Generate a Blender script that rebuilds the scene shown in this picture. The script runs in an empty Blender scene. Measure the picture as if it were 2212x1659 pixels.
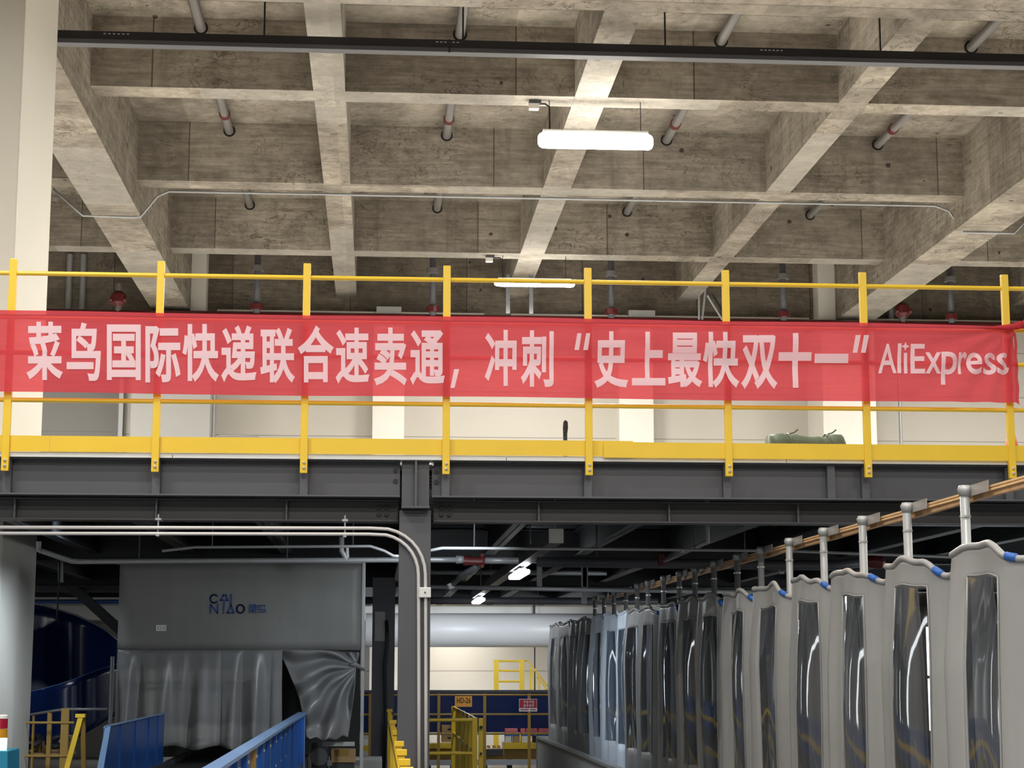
import bpy, bmesh, math, random
from mathutils import Vector, Matrix
random.seed(7)
SC = bpy.context.scene
COL = SC.collection

# ------------------------------------------------------------------ camera, world, lights, exposure
F_PX, W_PX, H_PX = 3905.0, 2212.0, 1659.0
PITCH = math.atan(610 / F_PX)
YAW = math.atan(291 * math.cos(PITCH) / F_PX)
EYE = 1.6
cam_d = bpy.data.cameras.new('camera')
cam_d.sensor_width = 36.0
cam_d.lens = F_PX / W_PX * 36.0
cam_d.clip_end = 200
cam = bpy.data.objects.new('camera', cam_d)
COL.objects.link(cam)
cam.location = (0, 0, EYE)
cam.rotation_euler = (math.pi / 2 + PITCH, 0, -YAW)
SC.camera = cam

SC.view_settings.view_transform = 'Standard'
SC.view_settings.look = 'None'
SC.view_settings.gamma = 1.0
SC.view_settings.use_curve_mapping = False
SC.view_settings.exposure = 0.08

world = bpy.data.worlds.new('hall_ambient')
SC.world = world
world.use_nodes = True
world.node_tree.nodes['Background'].inputs[0].default_value = (0.80, 0.90, 1.0, 1)
world.node_tree.nodes['Background'].inputs[1].default_value = 0.06


def area(name, loc, sx, sy, watts, col=(1.0, 0.97, 0.90), rot=(0, 0, 0)):
    d = bpy.data.lights.new(name, 'AREA')
    d.shape = 'RECTANGLE'
    d.size, d.size_y, d.energy, d.color = sx, sy, watts, col
    o = bpy.data.objects.new(name, d)
    COL.objects.link(o)
    o.location, o.rotation_euler = loc, rot
    return o


WARM = (1.0, 0.955, 0.87)
COOL = (0.86, 0.93, 1.0)
# rows of LED battens of the open hall (all of them above or beside the frame)
for yy, ww in ((-3.0, 260), (2.0, 270), (7.0, 120), (11.0, 45)):
    for xx, kk in ((-7.5, 0.35), (-2.5, 1.1), (2.5, 1.3), (7.5, 0.8)):
        area('hall_lamp', (xx, yy, 7.9), 1.4, 0.2, ww * kk, WARM)
area('hall_lamp', (-3.6, 9.5, 7.9), 1.4, 0.2, 230, WARM)  # single lamp outside the rows, added to brighten the cream column front
# rows above the mezzanine deck, out of frame left and right
for yy, ww in ((15.5, 140), (19.5, 210), (23.5, 390), (27.5, 450)):
    for xx in (-7.0, 11.5):
        area('deck_lamp', (xx, yy, 7.8), 1.4, 0.2, ww, WARM)
area('deck_lamp', (2.5, 16.0, 7.8), 1.4, 0.2, 90, WARM)
# unseen fill lamps added under the deck for the cream column and grey enclosure
def aim(o, target):
    o.rotation_euler = (Vector(target) - o.location).to_track_quat('-Z', 'Y').to_euler()
    return o


ul = aim(area('under_deck_fill', (-2.6, 15.7, 2.85), 0.15, 0.9, 13, (0.76, 0.87, 1.0)), (-3.3, 17.0, 1.35))
ul.data.spread = math.radians(75)
ul = aim(area('under_deck_fill', (0.75, 13.9, 2.84), 0.12, 1.2, 26, COOL), (-0.9, 16.2, 1.4))
ul.data.spread = math.radians(120)


# ------------------------------------------------------------------ pixel helper: a point of the photo at a known depth / height / side
def _axes():
    s, c = math.sin, math.cos
    fw = Vector((s(YAW) * c(PITCH), c(YAW) * c(PITCH), s(PITCH)))
    rt = Vector((c(YAW), -s(YAW), 0))
    up = Vector((-s(YAW) * s(PITCH), -c(YAW) * s(PITCH), c(PITCH)))
    return fw, rt, up


FW, RT, UP = _axes()


def ray(x, y):
    return FW + RT * ((x - 1106.0) / F_PX) + UP * ((829.5 - y) / F_PX)


def at(x, y, Y):
    d = ray(x, y)
    k = Y / d.y
    return Vector((d.x * k, Y, EYE + d.z * k))


# ------------------------------------------------------------------ materials
def lin(c):
    c = c / 255.0
    return c / 12.92 if c <= 0.04045 else ((c + 0.055) / 1.055) ** 2.4


def rgb(r, g, b):
    return (lin(r), lin(g), lin(b), 1.0)


def scale_c(c, k):
    return (c[0] * k, c[1] * k, c[2] * k, 1.0)


class NT:
    def __init__(self, name):
        self.m = bpy.data.materials.new(name)
        self.m.use_nodes = True
        self.t = self.m.node_tree
        self.p = self.t.nodes['Principled BSDF']
        self.out = self.t.nodes['Material Output']

    def n(self, kind, **kw):
        nd = self.t.nodes.new(kind)
        for k, v in kw.items():
            setattr(nd, k, v)
        return nd

    def l(self, a, b):
        self.t.links.new(a, b)

    def math(self, op, a, b=None, clamp=False):
        nd = self.n('ShaderNodeMath', operation=op)
        nd.use_clamp = clamp
        for i, v in enumerate((a, b)):
            if v is None:
                continue
            if isinstance(v, (int, float)):
                nd.inputs[i].default_value = v
            else:
                self.l(v, nd.inputs[i])
        return nd.outputs[0]

    def mixc(self, fac, a, b, blend='MIX'):
        nd = self.n('ShaderNodeMix', data_type='RGBA', blend_type=blend)
        for idx, v in ((0, fac), (6, a), (7, b)):
            if isinstance(v, (int, float)):
                nd.inputs[idx].default_value = v
            elif isinstance(v, tuple):
                nd.inputs[idx].default_value = v
            else:
                self.l(v, nd.inputs[idx])
        return nd.outputs[2]

    def pos(self, sx=1, sy=1, sz=1):
        g = self.n('ShaderNodeNewGeometry')
        mp = self.n('ShaderNodeMapping')
        mp.inputs['Scale'].default_value = (sx, sy, sz)
        self.l(g.outputs['Position'], mp.inputs['Vector'])
        return mp.outputs[0]

    def noise(self, vec, scale, detail=4, rough=0.55):
        nd = self.n('ShaderNodeTexNoise')
        nd.inputs['Scale'].default_value = scale
        nd.inputs['Detail'].default_value = detail
        nd.inputs['Roughness'].default_value = rough
        self.l(vec, nd.inputs['Vector'])
        return nd.outputs[0]

    def ramp(self, fac, stops):
        nd = self.n('ShaderNodeValToRGB')
        el = nd.color_ramp.elements
        el[0].position, el[0].color = stops[0]
        el[1].position, el[1].color = stops[-1]
        for p, c in stops[1:-1]:
            e = el.new(p)
            e.color = c
        self.l(fac, nd.inputs[0])
        return nd.outputs[0]

    def bump(self, h, strength=0.3, dist=0.01):
        nd = self.n('ShaderNodeBump')
        nd.inputs['Strength'].default_value = strength
        nd.inputs['Distance'].default_value = dist
        self.l(h, nd.inputs['Height'])
        self.l(nd.outputs[0], self.p.inputs['Normal'])

    def setp(self, **kw):
        for k, v in kw.items():
            self.p.inputs[k.replace('_', ' ')].default_value = v
        return self


def plain(name, c, rough=0.5, metal=0.0, var=0.10, vscale=3.0, spec=0.5):
    """painted or plastic surface with a little uneven wear"""
    t = NT(name)
    nz = t.noise(t.pos(), vscale, 6)
    col = t.mixc(nz, scale_c(c, 1 - var), scale_c(c, 1 + var))
    t.l(col, t.p.inputs['Base Color'])
    t.setp(Roughness=rough, Metallic=metal)
    t.p.inputs['Specular IOR Level'].default_value = spec
    return t.m


def concrete_mat(name='board_marked_concrete', c0=(0.325, 0.287, 0.238, 1)):
    t = NT(name)
    big = t.noise(t.pos(1, 1, 1), 0.55, 4)
    fine = t.noise(t.pos(1, 1, 1), 7.0, 8, 0.7)
    grain = t.noise(t.pos(0.7, 0.7, 9.0), 2.2, 8, 0.65)
    g = t.n('ShaderNodeNewGeometry')
    sep = t.n('ShaderNodeSeparateXYZ')
    t.l(g.outputs['Position'], sep.inputs[0])
    # formwork panels: one tint each, a dark joint between
    fx = t.math('DIVIDE', t.math('ADD', sep.outputs[0], 2.76), 2.17)
    fy = t.math('DIVIDE', t.math('ADD', sep.outputs[1], 0.4), 1.22)
    comb = t.n('ShaderNodeCombineXYZ')
    t.l(t.math('FLOOR', fx), comb.inputs[0])
    t.l(t.math('FLOOR', fy), comb.inputs[1])
    wn = t.n('ShaderNodeTexWhiteNoise')
    t.l(comb.outputs[0], wn.inputs['Vector'])
    tint = wn.outputs['Value']
    nrm = t.n('ShaderNodeSeparateXYZ')
    t.l(g.outputs['Normal'], nrm.inputs[0])
    facey = t.math('GREATER_THAN', t.math('ABSOLUTE', nrm.outputs[1]), 0.5)
    jx = t.math('LESS_THAN', t.math('FRACT', fx), 0.009)
    jy = t.math('LESS_THAN', t.math('FRACT', fy), 0.010)
    joint = t.math('ADD', t.math('MULTIPLY', jx, facey),
                   t.math('MULTIPLY', jy, t.math('SUBTRACT', 1.0, facey)), True)
    vo = t.n('ShaderNodeTexVoronoi')
    vo.inputs['Scale'].default_value = 1.7
    t.l(t.pos(), vo.inputs['Vector'])
    wob = t.noise(t.pos(), 14.0, 3)
    pit = t.math('LESS_THAN', t.math('ADD', vo.outputs['Distance'], t.math('MULTIPLY', wob, 0.07)), 0.098)
    stain = t.ramp(t.noise(t.pos(1.2, 1.2, 1.8), 1.4, 8, 0.72),
                   [(0.47, (0, 0, 0, 1)), (0.70, (1, 1, 1, 1))])
    col = t.mixc(big, scale_c(c0, 0.80), scale_c(c0, 1.12))
    k1 = t.math('ADD', t.math('MULTIPLY', grain, 1.5), 0.25)
    k2 = t.math('ADD', t.math('MULTIPLY', fine, 1.0), 0.50)
    k3 = t.math('ADD', t.math('MULTIPLY', tint, 0.36), 0.82)
    kk = t.math('MULTIPLY', t.math('MULTIPLY', k1, k2), k3)
    cc = t.n('ShaderNodeCombineColor')
    for i in range(3):
        t.l(kk, cc.inputs[i])
    col = t.mixc(1.0, col, cc.outputs[0], 'MULTIPLY')
    col = t.mixc(t.math('MULTIPLY', stain, 0.62), col, (0.085, 0.068, 0.048, 1))
    runs = t.ramp(t.noise(t.pos(5.0, 5.0, 0.35), 1.0, 5, 0.6), [(0.56, (0, 0, 0, 1)), (0.72, (1, 1, 1, 1))])
    col = t.mixc(t.math('MULTIPLY', runs, 0.38), col, (0.10, 0.083, 0.062, 1))
    col = t.mixc(t.math('MULTIPLY', joint, 0.75), col, (0.06, 0.05, 0.04, 1))
    col = t.mixc(t.math('MULTIPLY', pit, 0.85), col, (0.035, 0.03, 0.025, 1))
    # scribbled form marks, thin and dark, in patches
    sn = t.n('ShaderNodeTexNoise')
    sn.inputs['Scale'].default_value = 2.6
    sn.inputs['Detail'].default_value = 5
    sn.inputs['Distortion'].default_value = 2.2
    t.l(t.pos(0.8, 0.8, 1.6), sn.inputs['Vector'])
    line = t.math('LESS_THAN', t.math('ABSOLUTE', t.math('SUBTRACT', sn.outputs[0], 0.5)), 0.013)
    patch = t.ramp(t.noise(t.pos(), 0.9, 3), [(0.44, (0, 0, 0, 1)), (0.60, (1, 1, 1, 1))])
    col = t.mixc(t.math('MULTIPLY', t.math('MULTIPLY', line, patch), 0.62), col, (0.07, 0.056, 0.042, 1))
    # pale skim-coat repairs on some undersides
    c2 = t.n('ShaderNodeCombineXYZ')
    t.l(t.math('FLOOR', t.math('DIVIDE', t.math('ADD', sep.outputs[0], 2.2), 3.15)), c2.inputs[0])
    t.l(t.math('FLOOR', t.math('DIVIDE', t.math('ADD', sep.outputs[1], 0.6), 2.85)), c2.inputs[1])
    w2 = t.n('ShaderNodeTexWhiteNoise')
    t.l(c2.outputs[0], w2.inputs['Vector'])
    low = t.math('MULTIPLY', t.math('LESS_THAN', nrm.outputs[2], -0.5), t.math('LESS_THAN', sep.outputs[2], 8.6))
    skim = t.math('MULTIPLY', t.math('GREATER_THAN', w2.outputs['Value'], 0.66), low)
    col = t.mixc(t.math('MULTIPLY', skim, 0.38), col, (0.40, 0.385, 0.355, 1))
    t.l(col, t.p.inputs['Base Color'])
    t.setp(Roughness=0.9)
    t.p.inputs['Specular IOR Level'].default_value = 0.2
    t.bump(t.math('ADD', grain, t.math('MULTIPLY', fine, 0.5)), 0.35, 0.02)
    return t.m


def wall_panel_mat(name, c, step):
    """sandwich panel wall: thin dark seams every `step` metres of height"""
    t = NT(name)
    g = t.n('ShaderNodeNewGeometry')
    sep = t.n('ShaderNodeSeparateXYZ')
    t.l(g.outputs['Position'], sep.inputs[0])
    fz = t.math('FRACT', t.math('DIVIDE', t.math('ADD', sep.outputs[2], 0.21), step))
    seam = t.math('LESS_THAN', fz, 0.018)
    nz = t.noise(t.pos(), 0.8, 4)
    col = t.mixc(nz, scale_c(c, 0.94), scale_c(c, 1.04))
    col = t.mixc(t.math('MULTIPLY', seam, 0.65), col, (0.12, 0.11, 0.10, 1))
    t.l(col, t.p.inputs['Base Color'])
    t.setp(Roughness=0.55)
    return t.m


def cloth_red_mat():
    t = NT('red_banner_cloth')
    t.t.nodes.remove(t.p)
    weave = t.noise(t.pos(1, 1, 8), 6.0, 5)
    c = t.mixc(weave, (0.58, 0.072, 0.095, 1), (0.68, 0.098, 0.125, 1))
    d = t.n('ShaderNodeBsdfDiffuse')
    t.l(c, d.inputs[0])
    tr = t.n('ShaderNodeBsdfTranslucent')
    t.l(c, tr.inputs[0])
    tp = t.n('ShaderNodeBsdfTransparent')
    tp.inputs[0].default_value = (1.0, 0.26, 0.26, 1)
    m1 = t.n('ShaderNodeMixShader')
    m1.inputs[0].default_value = 0.35
    t.l(d.outputs[0], m1.inputs[1])
    t.l(tr.outputs[0], m1.inputs[2])
    m2 = t.n('ShaderNodeMixShader')
    m2.inputs[0].default_value = 0.26
    t.l(m1.outputs[0], m2.inputs[1])
    t.l(tp.outputs[0], m2.inputs[2])
    t.l(m2.outputs[0], t.out.inputs[0])
    return t.m


def letter_mat():
    t = NT('pale_print')
    t.t.nodes.remove(t.p)
    d = t.n('ShaderNodeBsdfDiffuse')
    d.inputs[0].default_value = (0.86, 0.74, 0.80, 1)
    tr = t.n('ShaderNodeBsdfTranslucent')
    tr.inputs[0].default_value = (0.86, 0.68, 0.74, 1)
    tp = t.n('ShaderNodeBsdfTransparent')
    m1 = t.n('ShaderNodeMixShader')
    m1.inputs[0].default_value = 0.30
    t.l(d.outputs[0], m1.inputs[1])
    t.l(tr.outputs[0], m1.inputs[2])
    m2 = t.n('ShaderNodeMixShader')
    m2.inputs[0].default_value = 0.03
    t.l(m1.outputs[0], m2.inputs[1])
    t.l(tp.outputs[0], m2.inputs[2])
    t.l(m2.outputs[0], t.out.inputs[0])
    return t.m


def vinyl_mat():
    t = NT('clear_vinyl')
    t.t.nodes.remove(t.p)
    tp = t.n('ShaderNodeBsdfTransparent')
    tp.inputs[0].default_value = (0.46, 0.50, 0.56, 1)
    gl = t.n('ShaderNodeBsdfGlossy')
    gl.inputs['Roughness'].default_value = 0.06
    gl.inputs[0].default_value = (1, 1, 1, 1)
    nz = t.noise(t.pos(1, 1, 0.25), 3.0, 3)
    b = t.n('ShaderNodeBump')
    b.inputs['Strength'].default_value = 0.3
    b.inputs['Distance'].default_value = 0.02
    t.l(nz, b.inputs['Height'])
    t.l(b.outputs[0], gl.inputs['Normal'])
    fr = t.n('ShaderNodeFresnel')
    fr.inputs[0].default_value = 1.6
    t.l(b.outputs[0], fr.inputs['Normal'])
    k = t.math('ADD', t.math('MULTIPLY', fr.outputs[0], 1.0), 0.10, True)
    m = t.n('ShaderNodeMixShader')
    t.l(k, m.inputs[0])
    t.l(tp.outputs[0], m.inputs[1])
    t.l(gl.outputs[0], m.inputs[2])
    t.l(m.outputs[0], t.out.inputs[0])
    return t.m


def emit(name, c, s):
    t = NT(name)
    t.setp(Base_Color=(c[0], c[1], c[2], 1), Emission_Color=(c[0], c[1], c[2], 1), Emission_Strength=s)
    return t.m


def streaked(name, c, rough=0.45, amount=0.35, metal=0.0):
    """fabric or sheet with vertical wear"""
    t = NT(name)
    nz = t.noise(t.pos(6, 6, 0.5), 1.5, 6)
    n2 = t.noise(t.pos(), 4.0, 5)
    k = t.math('MULTIPLY', nz, n2)
    col = t.mixc(t.math('MULTIPLY', k, 2.2, True), scale_c(c, 1 - amount), scale_c(c, 1 + amount))
    t.l(col, t.p.inputs['Base Color'])
    t.setp(Roughness=rough, Metallic=metal)
    t.bump(n2, 0.15, 0.01)
    return t.m


M = {
    'concrete': concrete_mat(),
    'column': plain('cream_paint', (0.72, 0.69, 0.61, 1), 0.55, 0, 0.03, 1.0),
    'wall': wall_panel_mat('cream_wall_panel', (0.56, 0.53, 0.475, 1), 0.86),
    'white': plain('white_paint', (0.78, 0.76, 0.70, 1), 0.5, 0, 0.03),
    'shutter': wall_panel_mat('grey_shutter', (0.20, 0.195, 0.185, 1), 0.55),
    'greybox': plain('light_grey_paint', (0.42, 0.42, 0.41, 1), 0.5, 0, 0.04),
    'steel': plain('charcoal_steel_paint', (0.083, 0.085, 0.098, 1), 0.42, 0, 0.12, 2.0),
    'steel2': plain('dark_steel_paint', (0.046, 0.047, 0.052, 1), 0.45, 0, 0.15, 2.0),
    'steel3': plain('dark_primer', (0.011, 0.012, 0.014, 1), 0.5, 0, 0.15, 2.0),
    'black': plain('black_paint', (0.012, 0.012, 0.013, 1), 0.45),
    'tray': plain('dark_grey_enamel', (0.018, 0.018, 0.021, 1), 0.4, 0, 0.1),
    'yellow': plain('yellow_paint', (0.80, 0.53, 0.035, 1), 0.38, 0, 0.07, 4.0),
    'galv': plain('galvanised_steel', (0.37, 0.38, 0.39, 1), 0.38, 0.25, 0.10, 9.0),
    'galvd': plain('dull_galvanised_steel', (0.40, 0.41, 0.42, 1), 0.45, 0.4, 0.15, 9.0),
    'chrome': plain('bright_bolt_steel', (0.75, 0.75, 0.73, 1), 0.25, 0.6, 0.05),
    'zinc': plain('bright_zinc', (0.72, 0.73, 0.73, 1), 0.4, 0.1, 0.08, 6.0),
    'tubing': plain('pale_conduit_steel', (0.60, 0.58, 0.585, 1), 0.4, 0.15, 0.06, 6.0),
    'wood2': streaked('lit_timber', (0.78, 0.52, 0.27, 1), 0.5, 0.2),  # lighter timber tone; the bright lit top is put into this colour
    'concrete_shaded': concrete_mat('shaded_concrete', (0.20, 0.172, 0.138, 1)),  # darker concrete copy; the shade beyond the last beam is in its colour
    'pipe': plain('grey_pipe_paint', (0.175, 0.163, 0.155, 1), 0.45, 0.2, 0.12, 4.0),
    'redpaint': plain('red_fitting_paint', (0.11, 0.012, 0.013, 1), 0.4, 0, 0.15),
    'red_cloth': cloth_red_mat(),
    'letter': letter_mat(),
    'lamp': emit('lamp_glow', (1.0, 0.96, 0.88), 42.0),
    'lamp2': emit('lamp_glow_cool', (0.93, 0.97, 1.0), 20.0),
    'lampbody': plain('lamp_body_plastic', (0.75, 0.75, 0.72, 1), 0.4),
    'floor': plain('grey_epoxy_floor', (0.20, 0.205, 0.205, 1), 0.35, 0, 0.06, 0.7),
    'deck': plain('pale_deck_board', (0.74, 0.73, 0.70, 1), 0.5, 0, 0.06, 0.9),
    'curtain': streaked('grey_vinyl_cloth', (0.30, 0.298, 0.298, 1), 0.40, 0.08),
    'curtain_pale': streaked('pale_blue_vinyl_cloth', (0.76, 0.85, 0.97, 1), 0.45, 0.08),
    'vinyl': vinyl_mat(),
    'bluetape': plain('blue_webbing', (0.02, 0.11, 0.40, 1), 0.5),
    'wood': streaked('raw_timber', (0.50, 0.30, 0.15, 1), 0.6, 0.3),
    'tape': plain('grey_tape', (0.33, 0.31, 0.29, 1), 0.3),
    'tentgrey': streaked('grey_tarpaulin', (0.185, 0.185, 0.178, 1), 0.50, 0.10),
    'tentdrape': streaked('grey_drape', (0.185, 0.190, 0.195, 1), 0.36, 0.15),
    'logo': plain('blue_print', (0.012, 0.055, 0.22, 1), 0.5),
    'blue': streaked('blue_enamel', (0.012, 0.075, 0.30, 1), 0.30, 0.30),
    'bluedark': streaked('deep_blue_enamel', (0.003, 0.016, 0.090, 1), 0.25, 0.25),
    'bluelight': plain('light_blue_enamel', (0.13, 0.24, 0.46, 1), 0.35),
    'rubber': plain('black_rubber', (0.014, 0.014, 0.015, 1), 0.6),
    'card': plain('cardboard', (0.42, 0.27, 0.12, 1), 0.7, 0, 0.15, 5.0),
    'ochre': plain('ochre_paint', (0.34, 0.20, 0.040, 1), 0.45, 0, 0.15),
    'orange': plain('orange_sign', (0.72, 0.34, 0.05, 1), 0.45),
    'signred': plain('red_sign', (0.38, 0.02, 0.03, 1), 0.45),
    'pinkcloth': plain('pink_bag', (0.75, 0.18, 0.20, 1), 0.6),
    'bluecloth': plain('blue_bag', (0.06, 0.17, 0.50, 1), 0.6),
    'paper': plain('white_paper', (0.72, 0.72, 0.72, 1), 0.6),
    'ink': plain('black_ink', (0.02, 0.02, 0.02, 1), 0.6),
    'greentarp': plain('green_tarpaulin', (0.13, 0.18, 0.11, 1), 0.55, 0, 0.2, 6.0),
    'teal': plain('teal_enamel', (0.01, 0.21, 0.36, 1), 0.35),
    'redlens': plain('red_lens', (0.32, 0.01, 0.03, 1), 0.2),
    'amberlens': plain('amber_lens', (0.55, 0.25, 0.01, 1), 0.2),
    'greenlens': emit('green_lens_lit', (0.35, 1.0, 0.65), 5.0),
    'cone': plain('orange_cone_plastic', (0.75, 0.12, 0.02, 1), 0.5),
    'duct': plain('grey_duct', (0.56, 0.555, 0.55, 1), 0.4, 0, 0.05, 1.0),
    'daylight': emit('daylight_pane', (0.90, 0.96, 1.0), 5.0),
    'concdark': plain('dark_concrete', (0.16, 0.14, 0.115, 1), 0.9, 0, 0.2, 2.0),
}


# ------------------------------------------------------------------ mesh builder
class MB:
    def __init__(self):
        self.v, self.f = [], []

    def add(self, vs, fs):
        b = len(self.v)
        self.v += [Vector(p) for p in vs]
        self.f += [[b + i for i in f] for f in fs]
        return self

    def box(self, x0, x1, y0, y1, z0, z1):
        vs = [(x, y, z) for z in (z0, z1) for y in (y0, y1) for x in (x0, x1)]
        return self.add(vs, [(0, 2, 3, 1), (4, 5, 7, 6), (0, 1, 5, 4), (2, 6, 7, 3), (0, 4, 6, 2), (1, 3, 7, 5)])

    def beam(self, p, q, w, h, up=(0, 0, 1)):
        """rectangular bar from p to q; w sideways, h along up"""
        p, q = Vector(p), Vector(q)
        d = (q - p).normalized()
        u = Vector(up)
        if abs(d.dot(u)) > 0.98:
            u = Vector((0, 1, 0))
        s = d.cross(u).normalized()
        u = s.cross(d).normalized()
        vs = []
        for c in (p, q):
            for a, b in ((-1, -1), (1, -1), (1, 1), (-1, 1)):
                vs.append(c + s * (a * w / 2) + u * (b * h / 2))
        return self.add(vs, [(0, 1, 2, 3), (7, 6, 5, 4), (0, 4, 5, 1), (1, 5, 6, 2), (2, 6, 7, 3), (3, 7, 4, 0)])

    def tube(self, pts, r, n=12, cap=True):
        pts = [Vector(p) for p in pts]
        rs = r if isinstance(r, (list, tuple)) else [r] * len(pts)
        rings = []
        prev = None
        for i, p in enumerate(pts):
            if i == 0:
                d = pts[1] - p
            elif i == len(pts) - 1:
                d = p - pts[i - 1]
            else:
                d = (pts[i + 1] - p).normalized() + (p - pts[i - 1]).normalized()
            d.normalize()
            if prev is None:
                a = d.orthogonal().normalized()
            else:
                a = (prev - d * prev.dot(d))
                a = a.normalized() if a.length > 1e-6 else d.orthogonal().normalized()
            prev = a
            b = d.cross(a)
            rings.append([p + (a * math.cos(2 * math.pi * k / n) + b * math.sin(2 * math.pi * k / n)) * rs[i] for k in range(n)])
        base = len(self.v)
        for rg in rings:
            self.v += rg
        for i in range(len(rings) - 1):
            for k in range(n):
                a = base + i * n + k
                b = base + i * n + (k + 1) % n
                self.f.append([a, b, b + n, a + n])
        if cap:
            self.f.append([base + k for k in range(n)][::-1])
            self.f.append([base + (len(rings) - 1) * n + k for k in range(n)])
        return self

    def prism(self, poly, d):
        """extrude a planar polygon (3-D points) by vector d"""
        n = len(poly)
        d = Vector(d)
        vs = [Vector(p) for p in poly] + [Vector(p) + d for p in poly]
        fs = [tuple(range(n))[::-1], tuple(range(n, 2 * n))]
        fs += [(i, (i + 1) % n, n + (i + 1) % n, n + i) for i in range(n)]
        return self.add(vs, fs)

    def grid(self, P, nu, nv, skip=None):
        base = len(self.v)
        for j in range(nv + 1):
            for i in range(nu + 1):
                self.v.append(Vector(P(i, j)))
        for j in range(nv):
            for i in range(nu):
                if skip and skip(i, j):
                    continue
                a = base + j * (nu + 1) + i
                self.f.append([a, a + 1, a + nu + 2, a + nu + 1])
        return self

    def build(self, name, mat, parent=None, bevel=0.0, smooth=False, solid=0.0, origin=None):
        me = bpy.data.meshes.new(name)
        if parent is not None:
            off = ROOTLOC.get(parent.name, Vector((0, 0, 0)))
        elif origin is not None:
            off = Vector(origin)
        else:
            xs = [p.x for p in self.v]
            ys = [p.y for p in self.v]
            off = Vector(((min(xs) + max(xs)) / 2, (min(ys) + max(ys)) / 2, min(p.z for p in self.v)))
        me.from_pydata([tuple(p - off) for p in self.v], [], self.f)
        bm = bmesh.new()
        bm.from_mesh(me)
        if not smooth:
            bmesh.ops.recalc_face_normals(bm, faces=bm.faces)
        if bevel:
            ed = [e for e in bm.edges if len(e.link_faces) == 2 and e.calc_face_angle(0) > 0.5]
            bmesh.ops.bevel(bm, geom=ed, offset=bevel, segments=2, affect='EDGES', profile=0.6)
        bm.to_mesh(me)
        bm.free()
        if smooth:
            for p in me.polygons:
                p.use_smooth = True
        o = bpy.data.objects.new(name, me)
        me.materials.append(M[mat] if isinstance(mat, str) else mat)
        COL.objects.link(o)
        if parent is not None:
            o.parent = parent
            ROOTLOC[o.name] = off
        else:
            o.location = off
            ROOTLOC[o.name] = off
        if solid:
            sd = o.modifiers.new('thickness', 'SOLIDIFY')
            sd.thickness = solid
            sd.offset = 0
        return o


ROOTLOC = {}


def tag(o, label, cat=None, group=None, kind=None):
    o['label'] = label
    if cat:
        o['category'] = cat
    if group:
        o['group'] = group
    if kind:
        o['kind'] = kind
    return o


def thing(name, loc, label, cat, group=None, kind=None):
    o = bpy.data.objects.new(name, None)
    o.empty_display_size = 0.2
    COL.objects.link(o)
    o.location = loc
    ROOTLOC[o.name] = Vector(loc)
    return tag(o, label, cat, group, kind)


def box(*a):
    return MB().box(*a)


def tube(pts, r, n=12):
    return MB().tube(pts, r, n)


ORD = ['first', 'second', 'third', 'fourth', 'fifth', 'sixth', 'seventh', 'eighth', 'ninth', 'tenth', 'eleventh',
       'twelfth', 'thirteenth', 'fourteenth', 'fifteenth', 'sixteenth', 'seventeenth', 'eighteenth', 'nineteenth', 'twentieth']


def struct(mb, name, mat, label, cat, **kw):
    return tag(mb.build(name, mat, **kw), label, cat, kind='structure')


# ------------------------------------------------------------------ setting: floor, ceiling, walls
XL, XR, YN, YB = -14.0, 18.0, -10.0, 33.4
ZB, ZS = 8.4, 9.27           # underside of the joists, underside of the slab
struct(box(XL, XR, YN, YB, -0.2, 0.0), 'floor', 'floor', 'pale grey floor of the hall', 'floor')
struct(box(XL, XR, YN, YB + 0.4, ZS, ZS + 0.3), 'ceiling', 'concrete', 'bare concrete slab above the crossing beams', 'ceiling')
struct(box(XL, XR, 33.1, 33.7, 7.95, ZS), 'wall_back_upper', 'concrete_shaded', 'dark concrete band of the far wall under the slab', 'wall')
struct(box(XL, XR, 33.4, 33.7, 0.0, 7.95), 'wall_back', 'wall', 'cream panelled far wall with thin seams', 'wall')

MAIN = [(-4.155, -3.47), (8.48, 9.20)]
for k, (a, b) in enumerate(MAIN):
    struct(box(a, b, 16.95, 33.1, 8.0, ZS), 'main_beam', 'concrete',
           ['wide deep concrete beam running back beside the cream column', 'wide deep concrete beam at the right edge of the ceiling'][k], 'beam')
for k, (a, b) in enumerate([(-0.84, -0.46), (2.30, 2.70), (5.54, 5.90)]):
    struct(box(a, b, 16.95, 33.1, ZB - 0.004, ZS), 'joist_beam', 'concrete',
           ['narrow concrete beam running back above the third yellow post', 'narrow concrete beam crossing above the bright lamp',
            'narrow concrete beam running back right of the bright lamp'][k], 'beam')
for k, (a, b) in enumerate([(-7.3, -6.95), (12.0, 12.35)]):
    struct(box(a, b, 16.95, 33.1, ZB - 0.004, ZS), 'joist_beam', 'concrete',
           ['narrow concrete beam left of the cream column', 'narrow concrete beam beyond the right edge'][k], 'beam')
for k, (a, b) in enumerate([(20.93, 21.33), (25.15, 25.55), (29.35, 29.76)]):
    struct(box(XL, XR, a, b, ZB, ZS), 'cross_beam', 'concrete',
           ['concrete beam across the ceiling just behind the black trunking', 'middle concrete cross beam behind the bright lamp',
            'farthest concrete cross beam above the yellow rail'][k], 'beam')
struct(box(XL, XR, 16.2, 16.96, 8.0, ZS), 'main_beam', 'concrete', 'deep concrete beam along the top edge of the photo', 'beam')
for k, (a, b) in enumerate([(-11, -10.6), (5, 5.4), (10, 10.4)]):
    struct(box(XL, XR, a + 0.6, b + 0.6, ZB, ZS), 'cross_beam', 'concrete', 'concrete beam of the ceiling above the photographer', 'beam')

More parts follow.
